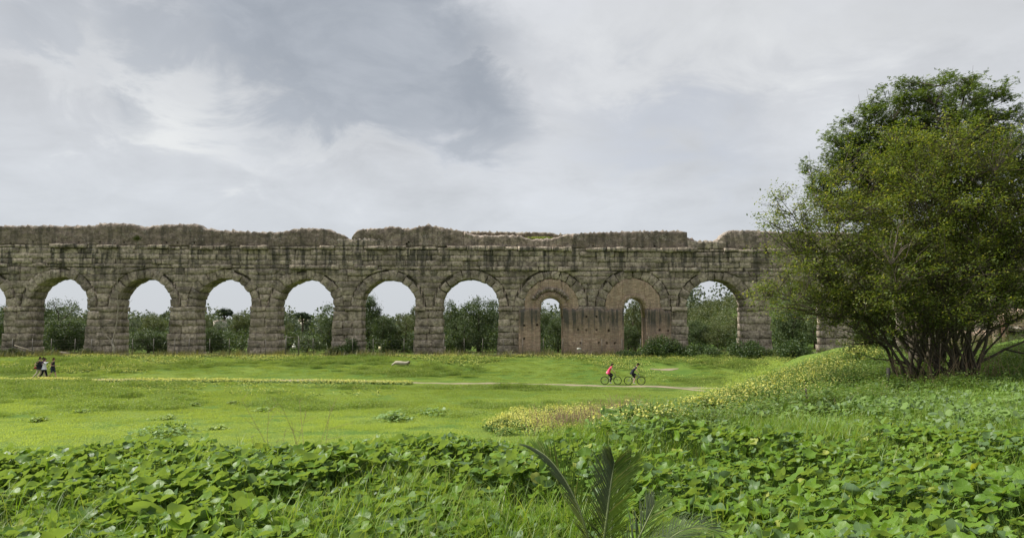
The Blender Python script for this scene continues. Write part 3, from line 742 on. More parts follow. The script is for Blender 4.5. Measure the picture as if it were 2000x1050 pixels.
def broad_leaf(seed, n=13, rings=(.5, 1.0)):
    """rounded lobed leaf, diameter 2, stalk at the notch; returns V, tri F, uv per vertex"""
    g = random.Random(seed); th = [math.pi * 2 * (i + .5) / n - math.pi / 2 for i in range(n)]
    V = [(0, 0, 0)]; lob = g.uniform(.06, .2); ph = g.uniform(0, 6); cup = g.uniform(-.2, .4); wav = g.uniform(.08, .2); el = g.uniform(.95, 1.2); f = g.uniform(-.35, .35)
    for r in rings:
        for t in th:
            notch = 1 - .55 * math.exp(-(((t + math.pi / 2 + math.pi) % (2 * math.pi) - math.pi) / .32) ** 2)
            rr = r * (1 + lob * math.cos(5 * t + .7)) * (notch if r > .6 else (notch + 1) / 2) * g.uniform(.93, 1.05)
            x, y = rr * math.cos(t), rr * math.sin(t) * el
            z = cup * rr * rr + wav * rr * math.sin(3 * t + ph) * (1 if r > .6 else .5) + f * abs(x) * .6 - .10 * rr * (1 if math.cos(7 * t) > 0 else 0) * .6
            V.append((x, y, z))
    Fc = []
    for i in range(n): Fc.append((0, 1 + i, 1 + (i + 1) % n))
    for k in range(len(rings) - 1):
        o1, o2 = 1 + k * n, 1 + (k + 1) * n
        for i in range(n):
            j = (i + 1) % n; Fc += [(o1 + i, o2 + i, o2 + j), (o1 + i, o2 + j, o1 + j)]
    return np.array(V), np.array(Fc)
def blade(l=1.0, w=.02, bend=.35, seg=3):
    V = []; 
    for i in range(seg):
        t = i / seg; ww = w * (1 - t * .75); x = bend * t ** 2.2 * l; z = l * (t - .25 * bend * t ** 2)
        V += [(x, -ww / 2, z), (x, ww / 2, z)]
    V.append((bend * l, 0, l * (1 - .35 * bend)))
    Fc = [];
    for i in range(seg - 1): Fc += [(2*i, 2*i+1, 2*i+3), (2*i, 2*i+3, 2*i+2)]
    Fc.append((2 * seg - 2, 2 * seg - 1, 2 * seg)); return np.array(V), np.array(Fc)

# ------------------------------------------------------------------ trees behind the arches
def crown_mesh(name, seed, w=5.0, h=5.0, nclump=70, nleaf=60, leaf=.16, base=.0, shape='oval', lowfill=1.0):
    g = np.random.default_rng(seed); C = []
    while len(C) < nclump:
        p = g.uniform(-1, 1, 3); r = np.linalg.norm(p)
        if r > 1 or (r < .45 and g.random() < .6): continue
        ww = 1.0
        if shape == 'pine' and p[2] < -.3: continue
        if shape == 'cone': ww = .35 + .65 * (1 - (p[2] + 1) / 2) ** .7
        C.append((p[0] * ww, p[1] * ww, p[2]))
    C = np.array(C) * np.array([w / 2, w / 2, h / 2]) * .86 + np.array([0, 0, base + h / 2]); rad = g.uniform(.10, .2, nclump) * (w + h) / 2 * (.7 if nclump > 50 else 1)
    n = nclump * nleaf; ci = np.repeat(np.arange(nclump), nleaf)
    d = g.normal(size=(n, 3)); d /= np.linalg.norm(d, axis=1)[:, None]; rr = g.random(n) ** .4
    pos = C[ci] + d * (rr * rad[ci])[:, None] * np.array([1, 1, .75])
    # stray shoots
    k = g.random(n) < .06; pos[k] += d[k] * rad[ci[k]][:, None] * .7 + np.array([0, 0, .15])
    pos[:, 2] = np.maximum(pos[:, 2], base + .02)
    BV, BF = leaf_diamond(1, .6); V, Fc = spread(BV, BF, pos, randrot(n, g), g.uniform(.6, 1.5, n) * leaf)
    return np_mesh(name, V, [Fc])
def trunk_mesh(name, seed, h, w, r=.18, nlimb=7, lean=.0):
    g = random.Random(seed); T = Tubes(); pts = [(0, 0, -.4)]; x = y = 0
    for i in range(1, 7):
        x += g.uniform(-.12, .12) + lean * .1; y += g.uniform(-.1, .1); pts.append((x, y, h * .8 * i / 6))
    T.add(pts, [r * (1.3 - .2 * i) * (1 if i < 6 else .3) for i in range(7)], 6)
    for q in range(nlimb):
        i = g.randint(1, 5); p = np.array(pts[i]); a = g.uniform(0, 6.28); L = w * .42 * g.uniform(.6, 1)
        T.add([p, p + np.array([math.cos(a) * L * .4, math.sin(a) * L * .4, h * .1]), p + np.array([math.cos(a) * L, math.sin(a) * L, h * .27])], [r * .45, r * .3, r * .08], 4)
    V = np.concatenate(T.V); return np_mesh(name, V, [np.concatenate(T.Q), np.concatenate(T.T)], True)
CR = [crown_mesh('round_crown', 11, nclump=100, nleaf=120, leaf=.125), crown_mesh('shaggy_crown', 12, nclump=75, nleaf=140, leaf=.115),
      crown_mesh('tall_crown', 13, 4, 6, 95, 120, .12), crown_mesh('loose_crown', 14, nclump=60, nleaf=120, leaf=.11), crown_mesh('cone_crown', 15, 5, 6, 105, 120, .12, shape='cone')]
CRD = [(5, 5), (5, 5), (4, 6), (5, 5), (5, 6)]
TK = [trunk_mesh('trunk', 30 + i, 5, 5) for i in range(5)]
def back_tree(name, label, cat, u, vtop, wpx, y, var, mt, group=None, low=.0, rot=None):
    x = float(at(u, 640, y).x); gz = g1(x, y); top = float(at(u, vtop, y).z); h = top - gz - low; w = wpx / F * y
    t = empty(name, (x, y, gz), random.uniform(0, 6.28) if rot is None else rot); tag(t, label, cat, group)
    me = CR[var].copy(); cw, ch = CRD[var]
    c = link('crown', me, t, mt); c.scale = (w / cw, w / cw, h / ch); c.location = (0, 0, low)
    k = TK[var].copy(); o = link('trunk', k, t, M['bark_dark']); o.scale = (w / 5 * .8 + .2, w / 5 * .8 + .2, (h + low) / 5 * .95)
    return t
GB = 'trees growing behind the aqueduct'
B, O_, GL = M['bushleaf'], M['oliveleaf'], M['greyleaf']
rows = [
 ('olive_tree', 'dark olive tree with long sprays reaching up into the second arch from left', 'olive tree', 112, 574, 95, 91, 3, B, .3),
 ('evergreen_shrub', 'dense dark shrub filling the foot of the second arch from left', 'shrub', 128, 618, 110, 88, 0, B, 0),
 ('evergreen_shrub', 'dark shrub left of the first whole pier, half behind it', 'shrub', 20, 588, 80, 90, 1, B, 0),
 ('evergreen_tree', 'grey-green tree at the left side of the third arch', 'tree', 262, 619, 60, 104, 1, GL, 0),
 ('evergreen_tree', 'pale rounded tree on the right in the third arch', 'tree', 300, 612, 62, 97, 0, O_, 0),
 ('evergreen_shrub', 'dark low bush at the foot of the third arch', 'shrub', 292, 642, 78, 88, 0, B, 0),
 ('evergreen_tree', 'small grey tree behind the left side of the fourth arch', 'tree', 402, 611, 34, 96, 2, O_, 0),
 ('evergreen_tree', 'tall green tree at the right side of the fourth arch', 'tree', 474, 604, 54, 98, 0, O_, 0),
 ('evergreen_tree', 'middle grey-green tree of the fourth arch below the umbrella pine', 'tree', 437, 626, 74, 112, 1, GL, 0),
 ('evergreen_shrub', 'dark bush low at the left of the fourth arch', 'shrub', 414, 636, 60, 88, 0, B, 0),
 ('evergreen_shrub', 'green leafy tree at the left of the fifth arch', 'tree', 563, 628, 40, 92, 1, O_, 0),
 ('evergreen_tree', 'slim dark tree against the right pier of the fifth arch', 'tree', 643, 590, 52, 92, 2, B, 0),
 ('evergreen_shrub', 'grey bush in the middle of the fifth arch', 'shrub', 600, 652, 56, 90, 3, GL, 0),
 ('evergreen_tree', 'tall dark tree filling the left of the sixth arch', 'tree', 722, 566, 72, 91, 4, B, 0),
 ('evergreen_shrub', 'dark bush with a pointed top in the middle of the sixth arch', 'shrub', 748, 612, 56, 89, 0, B, 0),
 ('evergreen_tree', 'yellowish tree at the right of the sixth arch', 'tree', 790, 610, 60, 92, 1, O_, 0),
 ('evergreen_tree', 'green tree touching the right pier of the sixth arch', 'tree', 812, 588, 40, 95, 2, O_, 0),
 ('evergreen_tree', 'narrow dark tree at the left edge of the seventh arch', 'tree', 878, 580, 48, 92, 2, B, 0),
 ('evergreen_tree', 'big bushy dark tree filling the seventh arch', 'tree', 935, 574, 96, 91, 0, B, 0),
 ('evergreen_shrub', 'shaggy lower tree in front of the big one in the seventh arch', 'shrub', 902, 616, 74, 88, 1, B, 0),
 ('evergreen_shrub', 'dark shrub with loose twigs in the left brick opening', 'shrub', 1056, 590, 36, 90, 3, B, 0),
 ('evergreen_shrub', 'dark bush at the foot of the left brick opening', 'shrub', 1090, 616, 52, 88, 0, B, 0),
 ('evergreen_tree', 'leafy tree filling the right brick opening', 'tree', 1240, 576, 58, 88, 1, O_, 0),
 ('evergreen_shrub', 'dark bush low in the right brick opening', 'shrub', 1226, 630, 52, 86, 0, B, 0),
 ('evergreen_shrub', 'dark bush at the left of the last open arch before the big shrub', 'shrub', 1362, 622, 66, 92, 0, B, 0),
 ('evergreen_shrub', 'olive coloured bush in the middle of the arch before the big shrub', 'shrub', 1402, 626, 70, 90, 1, O_, 0),
 ('evergreen_shrub', 'tall shrub at the right of the arch before the big shrub', 'shrub', 1446, 610, 66, 94, 0, O_, 0),
 ('evergreen_shrub', 'dark shrub seen through the left twigs of the big shrub', 'shrub', 1540, 596, 72, 92, 0, B, 0),
 ('evergreen_shrub', 'shrub beside the last pier seen left of the big shrub', 'shrub', 1592, 612, 66, 90, 1, B, 0),
 ('evergreen_tree', 'dark tree behind the aqueduct hidden by the big shrub', 'tree', 1700, 600, 90, 92, 0, B, 0),
]
for r in rows: back_tree(r[0], r[1], r[2], r[3], r[4], r[5], r[6], r[7], r[8], GB, r[9])
# umbrella pines far behind
def pine(u, v0, v1, wpx, y, label):
    x = float(at(u, 640, y).x); gz = g1(x, y); zt = float(at(u, v0, y).z); zb = float(at(u, v1, y).z); w = wpx / F * y
    t = empty('umbrella_pine', (x, y, gz)); tag(t, label, 'pine tree', 'umbrella pines far behind the aqueduct')
    me = crown_mesh('pine_crown', int(u), w, (zt - zb) * 1.15, 60, 60, .42, 0, 'pine'); c = link('crown', me, t, M['pineleaf']); c.location = (0, 0, zb - gz - (zt - zb) * .15)
    T = Tubes(); h = zb - gz + (zt - zb) * .5; T.add([(0, 0, -.5), (.2, 0, h * .5), (0, 0, h)], [.45, .35, .2], 6)
    for a in range(6): T.add([(0, 0, h * .72), (math.cos(a) * w * .2, math.sin(a) * w * .2, h * .88), (math.cos(a) * w * .36, math.sin(a) * w * .36, h)], [.2, .14, .05], 4)
    T.build('trunk', M['bark'], t)
pine(437, 603, 619, 34, 210, 'round-topped umbrella pine standing clear in the fourth arch')
pine(590, 611, 624, 46, 240, 'wide umbrella pine leaning over the trees in the fifth arch')
pine(560, 612, 628, 30, 230, 'small umbrella pine half behind the left pier of the fifth arch')
pine(333, 611, 620, 40, 260, 'flat umbrella pine cut by the right pier of the third arch')
# distant wood and the wooded slope on the right
def wood(name, label, n, fx, leaf, seed, mt, hh=(4, 8)):
    g = np.random.default_rng(seed); P = fx(g, n); nc = len(P); ht = g.uniform(*hh, nc); wd = ht * g.uniform(.7, 1.2, nc); k = 280
    ci = np.repeat(np.arange(nc), k); d = g.normal(size=(nc * k, 3)); d /= np.linalg.norm(d, axis=1)[:, None]; r = g.random(nc * k) ** .35
    base = np.stack([P[:, 0], P[:, 1], G(P[:, 0], P[:, 1]) + ht * .5], 1)
    pos = base[ci] + d * r[:, None] * np.stack([wd[ci] * .5, wd[ci] * .5, ht[ci] * .52], 1)
    BV, BF = leaf_diamond(1, .75); V, Fc = spread(BV, BF, pos, randrot(len(pos), g), g.uniform(.6, 1.4, len(pos)) * leaf * (1 + pos[:, 1] / 300))
    o = link(name, np_mesh(name, V, [Fc]), None, mt); tag(o, label, None, None, 'stuff'); return o
wood('distant_wood', 'distant wood on the skyline seen through the arches', 700, lambda g, n: (lambda y: np.stack([g.uniform(-.8, .8, n) * y, y], 1))(g.uniform(130, 520, n)), .38, 3, M['greyleaf'], (4, 8))
def slope(g, n):
    y = g.uniform(98, 165, n); x = g.uniform(22, 130, n); return np.stack([x, y], 1)
wood('wooded_slope', 'bushes covering the slope behind the right end of the aqueduct', 900, slope, .14, 4, M['oliveleaf'], (1.8, 3.4))
wood('scrub', 'low scrub closing the ground behind the piers', 640, lambda g, n: np.stack([g.uniform(-75, 75, n), g.uniform(87, 100, n)], 1), .13, 5, M['bushleaf'], (1.2, 3.2))
# small pale houses on the skyline in the fifth arch
for u, v, w_, hh in ((604, 625, 3.2, 2.6), (596, 628, 5, 2.2), (430, 627, .9, .6)):
    y = 330 if u > 500 else 190; p = at(u, v, y); k = y / 330
    b = empty('house', (p.x, y, p.z - hh)); tag(b, {604: 'tiny white house on the far skyline in the fifth arch', 596: 'low pale house left of the tiny one on the far skyline', 430: 'pale flat-roofed house among trees in the fourth arch'}[u], 'house')
    T = Tubes().box(-w_ * .6, w_ * .6, -3, 3, -1.2, hh); T.build('wall', plain('cream_render', (.55, .50, .42)), b, False)
    T = Tubes(); V = np.array([(-w_*.7, -3.5, hh), (w_*.7, -3.5, hh), (w_*.7, 3.5, hh), (-w_*.7, 3.5, hh), (-w_*.7, 0, hh + .3 * w_), (w_*.7, 0, hh + .3 * w_)])
    T.raw(V, [(0, 1, 5, 4), (2, 3, 4, 5), (0, 3, 2, 1)]); T.T.append(np.array([(0, 4, 3), (1, 2, 5)])); T.build('roof', plain('faded_tile_roof', (.36, .29, .23)), b, False)

# ------------------------------------------------------------------ bushes and weeds along the fence
def bush(name, label, cat, x, y, w, h, n, leaf, mt, seed, d=None, group=None):
    g = np.random.default_rng(seed); d = d or w * .6; gz = g1(x, y); nc = max(6, int(n / 60)); k = 60
    C = g.normal(size=(nc, 3)); C /= np.linalg.norm(C, axis=1)[:, None]; C *= (g.random(nc) ** .4)[:, None]; C[:, 2] = np.abs(C[:, 2])
    C = C * np.array([w / 2, d / 2, h]) * .85; ci = np.repeat(np.arange(nc), k); q = g.normal(size=(nc * k, 3)); q /= np.linalg.norm(q, axis=1)[:, None]
    pos = C[ci] + q * (g.random(nc * k) ** .4)[:, None] * np.array([.16 * w ** .6, .16 * w ** .6, .2 * h]) * 1.2
    wx_ = pos[:, 0] + x; wy_ = pos[:, 1] + y; gg = G(wx_, wy_) - gz; pos[:, 2] = np.maximum(pos[:, 2] + gg, gg + .02)
    BV, BF = leaf_diamond(1, .6); V, Fc = spread(BV, BF, pos, randrot(nc * k, g), g.uniform(.6, 1.5, nc * k) * leaf)
    t = empty(name, (x, y, gz)); tag(t, label, cat, group)
    link('foliage', np_mesh('foliage', V, [Fc]), t, mt)
    T = Tubes()
    for i in range(min(24, nc)): T.add([(C[i][0] * .2, C[i][1] * .2, -.1), (C[i][0] * .7, C[i][1] * .7, C[i][2] * .6), C[i]], [.03, .02, .008], 3, False)
    T.build('stems', M['bark_dark'], t)
bl = [('bramble_bush', 'large dark green bramble mound in front of the right brick pier', 1292, 676, 100, 2.3, 77.2, 9000, .14),
      ('bramble_bush', 'low dark bramble stretching right of the large mound', 1370, 694, 110, 1.5, 76.6, 7000, .14),
      ('bramble_bush', 'low bramble at the foot of the pier beside the big shrub', 1460, 686, 100, 1.9, 76.4, 7000, .14),
      ('bramble_bush', 'dark bramble running behind the yellow mound crest', 1545, 680, 100, 1.9, 76, 6000, .14),
      ('bramble_bush', 'thin bramble tongue left of the large mound', 1225, 697, 60, .8, 77, 3000, .12),
      ('green_shrub', 'dark shrub growing against the pier between fifth and sixth arches', 682, 668, 56, 2.0, 78.6, 4500, .13),
      ('green_shrub', 'small bush at the foot of that pier on its left', 650, 690, 40, 1.0, 78.2, 2500, .12),
      ('green_shrub', 'small bush at the foot of the leftmost whole pier', 168, 684, 40, .9, 78.4, 2200, .12),
      ('green_shrub', 'weedy mound at the foot of the pier cut by the left edge', 20, 686, 60, .9, 78.2, 2600, .12)]
for i, (nm, lb, u, vt, wp, h, y, n, lf) in enumerate(bl):
    p = at(u, 690, y); bush(nm, lb, 'bush', p.x, y, wp / F * y, h, n, lf, M['bramble'] if 'bramble' in nm or i == 5 else M['oliveleaf'], 60 + i, None)
def strip_weeds():
    g = np.random.default_rng(77); n = 26000; x = g.uniform(-62, 46, n); y = g.uniform(76.6, 79.6, n) + .3 * W1(x, 0 * x)
    dens = .45 + .5 * W1(x * 1.2, y); k = g.random(n) < dens + .2; x, y = x[k], y[k]; n = len(x)
    BV, BF = blade(1, .045, .35, 2); z = G(x, y)
    h = (.35 + .45 * g.random(n)) * (1 + .4 * W2(x, y))
    V, Fc = spread(BV, BF, np.stack([x, y, z], 1), rotmats(g.uniform(0, 6.28, n), g.uniform(0, .35, n), g.uniform(0, 6.28, n), n), h)
    m1 = leafmat('dry_weeds', (.085, .105, .035), (.17, .17, .065), (.22, .19, .09), .3, noise_scale=.6, f3=.3)
    o = link('weeds', np_mesh('weeds', V, [Fc]), None, m1); tag(o, 'tall dry weeds along the foot of the aqueduct and its fence', None, None, 'stuff')
strip_weeds()

# ------------------------------------------------------------------ meadow grass: patches instanced over the meadow
def patch(name, seed, n, size, h, mt, broad=0.0, w=.018):
    g = np.random.default_rng(seed); parts = []
    for s in range(3):
        k = n // 3; BV, BF = blade(1, w / h, .3 + .2 * s, 2); pos = np.stack([g.normal(0, size * .27, k), g.normal(0, size * .27, k), np.full(k, -.02)], 1); fo = np.exp(-(pos[:, 0] ** 2 + pos[:, 1] ** 2) / (size * .55) ** 2)
        parts.append(spread(BV, BF, pos, rotmats(g.uniform(0, 6.28, k), g.uniform(0, .7, k), g.uniform(0, 6.28, k), k), g.uniform(.5, 1.4, k) * h * (.35 + .65 * fo)))
    if broad:
        k = int(n * broad); BV, BF = leaf_quad(1, .6); pos = np.stack([g.normal(0, size * .27, k), g.normal(0, size * .27, k), g.uniform(.01, h * .7, k)], 1)
        parts.append(spread(BV, BF, pos, rotmats(g.uniform(0, 6.28, k), g.uniform(-.4, .4, k), g.uniform(0, 6.28, k), k), g.uniform(.04, .10, k)))
    V, Fc = join(parts); me = np_mesh(name, V, [Fc]); me.materials.append(mt); return bpy.data.objects.new(name, me)
def scatter_gn(name, label, srcs, pos, rot, scl, idx):
    """one object: points carrying rot / scl / idx, geometry nodes instance the patches on them"""
    me = bpy.data.meshes.new(name); me.vertices.add(len(pos)); me.vertices.foreach_set('co', np.asarray(pos, np.float32).ravel())
    for nm, ty, arr in (('rot', 'FLOAT_VECTOR', rot), ('scl', 'FLOAT_VECTOR', scl)):
        a = me.attributes.new(nm, ty, 'POINT'); a.data.foreach_set('vector', np.asarray(arr, np.float32).ravel())
    a = me.attributes.new('idx', 'INT', 'POINT'); a.data.foreach_set('value', np.asarray(idx, np.int32))
    o = link(name, me); tag(o, label, None, None, 'stuff')
    ng = bpy.data.node_groups.new(name, 'GeometryNodeTree')
    ng.interface.new_socket('Geometry', in_out='INPUT', socket_type='NodeSocketGeometry'); ng.interface.new_socket('Geometry', in_out='OUTPUT', socket_type='NodeSocketGeometry')
    N = ng.nodes; gi = N.new('NodeGroupInput'); go = N.new('NodeGroupOutput'); inst = N.new('GeometryNodeInstanceOnPoints')
    g2i = N.new('GeometryNodeGeometryToInstance')
    for s in reversed(srcs):
        oi = N.new('GeometryNodeObjectInfo'); oi.inputs['Object'].default_value = s; ng.links.new(oi.outputs['Geometry'], g2i.inputs[0])
    ng.links.new(gi.outputs[0], inst.inputs['Points']); ng.links.new(g2i.outputs[0], inst.inputs['Instance']); inst.inputs['Pick Instance'].default_value = True
    for nm, ty, sk in (('idx', 'INT', 'Instance Index'), ('rot', 'FLOAT_VECTOR', 'Rotation'), ('scl', 'FLOAT_VECTOR', 'Scale')):
        na = N.new('GeometryNodeInputNamedAttribute'); na.data_type = ty; na.inputs['Name'].default_value = nm; ng.links.new(na.outputs[0], inst.inputs[sk])
    ng.links.new(inst.outputs[0], go.inputs[0])
    md = o.modifiers.new('instances', 'NODES'); md.node_group = ng; return o
def ground_tilt(x, y):
    e = .6; gx_ = (G(x + e, y) - G(x - e, y)) / (2 * e); gy_ = (G(x, y + e) - G(x, y - e)) / (2 * e)
    return np.arctan(gy_), -np.arctan(gx_)
def meadow_grass():
    g = np.random.default_rng(5); st = 1.12; P = []
    for y in np.arange(11, 80, st):
        hw = .74 * y + 3; xs = np.arange(-hw, hw, st); P.append(np.stack([xs + g.uniform(-.3, .3, len(xs)), y + g.uniform(-.3, .3, len(xs))], 1))
    P = np.concatenate(P); x, y = P.T; d, w = edge_dist(x, y); k = (d > w * .25) & (path_dist(x, y) > 1.45) & (x < 45); x, y = x[k], y[k]
    z = G(x, y); rx, ry = ground_tilt(x, y); n = len(x)
    far = W1(x, y); tall = sstep((W3(x * .8, y * 2.5) + .15) / .5) * sstep((y - 38) / 8) + sstep((-x - 22) / 8) * sstep((y - 42) / 6) * sstep((60 - y) / 3)
    s = 1 + .15 * g.normal(size=n); hz = (.75 + .5 * sstep((far - .1) / .6) + 1.0 * np.clip(tall, 0, 1.2)) * g.uniform(.8, 1.25, n)
    low = sstep((y - 24) / 14); hz *= 1 + .7 * np.clip(W2(x, y), -.7, 1); hz *= .55 + .45 * low; hz *= np.clip((path_dist(x, y) - .6) / 4.5, .22, 1)
    idx = np.where(g.random(n) * .35 + .33 < np.clip(.15 + .5 * tall + .35 * far, .05, .95) * (.3 + .7 * low), g.integers(2, 4, n), g.integers(0, 2, n))
    srcs = [patch('turf_a', 1, 1500, 1.9, .085, M['lawn']), patch('turf_b', 2, 1500, 1.9, .10, M['lawn']), patch('turf_c', 3, 1300, 1.9, .15, M['lawn_dark'], .35), patch('turf_d', 4, 1300, 1.9, .17, M['lawn_dark'], .5)]
    scatter_gn('meadow_grass', 'short bright green grass covering the whole meadow', srcs, np.stack([x, y, z], 1), np.stack([rx, ry, g.integers(0, 4, n) * math.pi / 2], 1), np.stack([s, s, hz], 1), idx)
meadow_grass()

# ------------------------------------------------------------------ flowers
gfl = np.random.default_rng(9)
def flowers(name, label, pts, h0, h1, size, seed, stem=True, heads=3):
    g = np.random.default_rng(seed); x, y = pts.T; n = len(x); z = G(x, y); h = g.uniform(h0, h1, n); parts = []
    lx, ly = g.normal(0, .06, n), g.normal(0, .06, n)
    q = np.array([(0, 0, 0), (.5, -.35, .12), (1, 0, .1), (.5, .35, .12)]); BV = []; BF = []
    for a in range(4):
        c, s = math.cos(a * math.pi / 2), math.sin(a * math.pi / 2); o = len(BV)
        for p in q: BV.append((p[0] * c - p[1] * s, p[0] * s + p[1] * c, p[2]))
        BF.append((o, o + 1, o + 2, o + 3))
    BV, BF = np.array(BV) * .5, np.array(BF)
    for k in range(heads):
        pos = np.stack([x + lx + g.normal(0, .04, n), y + ly + g.normal(0, .04, n), z + h - g.random(n) * .12 * (k > 0)], 1)
        parts.append(spread(BV, BF, pos, rotmats(g.uniform(0, 6.28, n), g.uniform(0, 1.1, n), g.uniform(0, 6.28, n), n), g.uniform(.6, 1.3, n) * size))
    V, Fc = join(parts); o = link(name, np_mesh(name, V, [Fc]), None, M['yellow']); tag(o, label, None, None, 'stuff')
    if stem:
        k = n; BV = np.array([(-.004, 0, 0), (.004, 0, 0), (.003, 0, 1), (-.003, 0, 1), (.0, .0, .25), (.09, .03, .42), (.13, .0, .38), (.05, -.03, .3), (0, 0, .45), (-.08, .02, .6), (-.11, 0, .56), (-.05, -.03, .5)])
        BF = np.array([(0, 1, 2, 3), (4, 5, 6, 7), (8, 9, 10, 11)])
        V, Fc = spread(BV, BF, np.stack([x, y, z], 1), rotmats(g.uniform(0, 6.28, n), np.hypot(lx, ly) / h, np.arctan2(-lx, ly) * 0 + g.uniform(0, 6.28, n), n), np.stack([1.5 + h * 0, 1.5 + h * 0, h], 1))
        st = link(name.replace('flowers', 'stems'), np_mesh('stems', V, [Fc]), o, M['stem_g']); st['kind'] = 'stuff'
def rnd_region(poly, n, seed):
    """n random ground points whose picture lies in the polygon (photo pixels)"""
    g = np.random.default_rng(seed); poly = np.array(poly, float); lo, hi = poly.min(0), poly.max(0); U = []; 
    while sum(len(q) for q in U) < n:
        p = g.uniform(lo, hi, (n * 3, 2)); ins = np.zeros(len(p), bool); j = len(poly) - 1
        for i in range(len(poly)):
            a, b = poly[i], poly[j]; c = ((a[1] > p[:, 1]) != (b[1] > p[:, 1])) & (p[:, 0] < (b[0] - a[0]) * (p[:, 1] - a[1]) / (b[1] - a[1] + 1e-9) + a[0]); ins ^= c; j = i
        U.append(p[ins])
    p = np.concatenate(U)[:n]; x, y = pix_ground(p[:, 0], p[:, 1]); k = ~np.isnan(x); return np.stack([x[k], y[k]], 1)
def meadow_flowers():
    P = []
    x = gfl.uniform(-44, -8, 5200); y = 60.6 - np.abs(gfl.normal(0, .75, 5200)); k = gfl.random(5200) < .55 + .6 * sstep((W1(x, y) + .4) / .6) * np.where(x < -20, 1, .7); P.append(np.stack([x, y], 1)[k])
    x = gfl.uniform(-45, -8, 1800); y = gfl.uniform(48, 60, 1800); k = gfl.random(1800) < sstep((W1(x, y) + W3(x, y) - .1) / .6) * .8; P.append(np.stack([x, y], 1)[k])
    x = gfl.uniform(-50, 30, 26000); y = gfl.uniform(67, 77.5, 26000); k = gfl.random(26000) < sstep((W1(x * .8, y) + .8 * W3(x, y * 2) + .25 * (y > 75) - .08) / .6) * .7; P.append(np.stack([x, y], 1)[k])
    x = gfl.uniform(-50, 28, 3800); y = 77.0 + gfl.normal(0, .3, 3800); k = gfl.random(3800) < sstep((W1(x * 1.1, y + 9) + .2) / .5); P.append(np.stack([x, y], 1)[k])
    x = gfl.uniform(12, 32, 1200); y = gfl.uniform(62, 72, 1200); k = gfl.random(1200) < sstep((W1(x, y) + .1) / .5) * .6; P.append(np.stack([x, y], 1)[k])
    P = np.concatenate(P); P = P[path_dist(P[:, 0], P[:, 1]) > .9]
    flowers('meadow_flowers', 'yellow flowers dotted along the path and over the grassy bank', P, .12, .32, .07, 3)
meadow_flowers()
P1 = rnd_region([(940, 842), (985, 822), (1000, 812), (1120, 804), (1240, 806), (1330, 800), (1400, 782), (1430, 810), (1300, 850), (1150, 852), (960, 852)], 12500, 21); P1 = P1[(W2(P1[:, 0], P1[:, 1] * .5) + gfl.normal(0, .35, len(P1))) > -.1]
nr = P1[:, 1] < 27; P1n = P1[nr][::7]; P1 = P1[~nr]
flowers('mustard_flowers', 'dense strip of yellow mustard flowers at the foot of the mound', P1, .2, .55, .066, 4, heads=4)
P2 = rnd_region([(1300, 812), (1360, 795), (1450, 760), (1560, 726), (1640, 694), (1700, 674), (1725, 705), (1620, 750), (1500, 792), (1400, 830)], 5200, 22); P2 = P2[(W2(P2[:, 0], P2[:, 1]) + gfl.normal(0, .35, len(P2))) > -.2]
P2 = np.concatenate([P2, P1n])
flowers('mustard_flowers', 'yellow mustard flowers on the crest of the mound left of the big shrub', P2, .10, .42, .046, 5, heads=4)
P2b = rnd_region([(1380, 800), (1480, 775), (1660, 720), (1700, 760), (1560, 800), (1420, 840)], 1800, 26)
flowers('mustard_flowers', 'scattered yellow flowers on the near flank of the mound', P2b, .2, .45, .03, 7, heads=2)

# ------------------------------------------------------------------ weeds on the mound (leafy stems)
def mound_weeds():
    P = np.concatenate([rnd_region([(1180, 812), (1330, 785), (1450, 752), (1640, 698), (1760, 690), (1800, 750), (1700, 800), (1450, 850), (1250, 850)], 6500, 23), rnd_region([(1600, 700), (2000, 640), (2000, 760), (1700, 790)], 3000, 24), P1[:1500], P2[:1500]])
    g = np.random.default_rng(25); n = len(P); k = 9; x = np.repeat(P[:, 0], k) + g.normal(0, .07, n * k); y = np.repeat(P[:, 1], k) + g.normal(0, .07, n * k)
    z = G(x, y) + g.uniform(.02, .42, n * k) * np.repeat(g.uniform(.5, 1.2, n), k)
    BV, BF = leaf_quad(1, .5); V, Fc = spread(BV, BF, np.stack([x, y, z], 1), rotmats(g.uniform(0, 6.28, n * k), g.uniform(-.6, .6, n * k), g.uniform(0, 6.28, n * k), n * k), g.uniform(.03, .095, n * k))
    o = link('mound_weeds', np_mesh('mound_weeds', V, [Fc]), None, leafmat('weed_leaves', (.065, .125, .025), (.13, .20, .045), (.20, .24, .09), .35, noise_scale=.8, f3=.2)); tag(o, 'low mixed weeds clothing the mound', None, None, 'stuff')
mound_weeds()

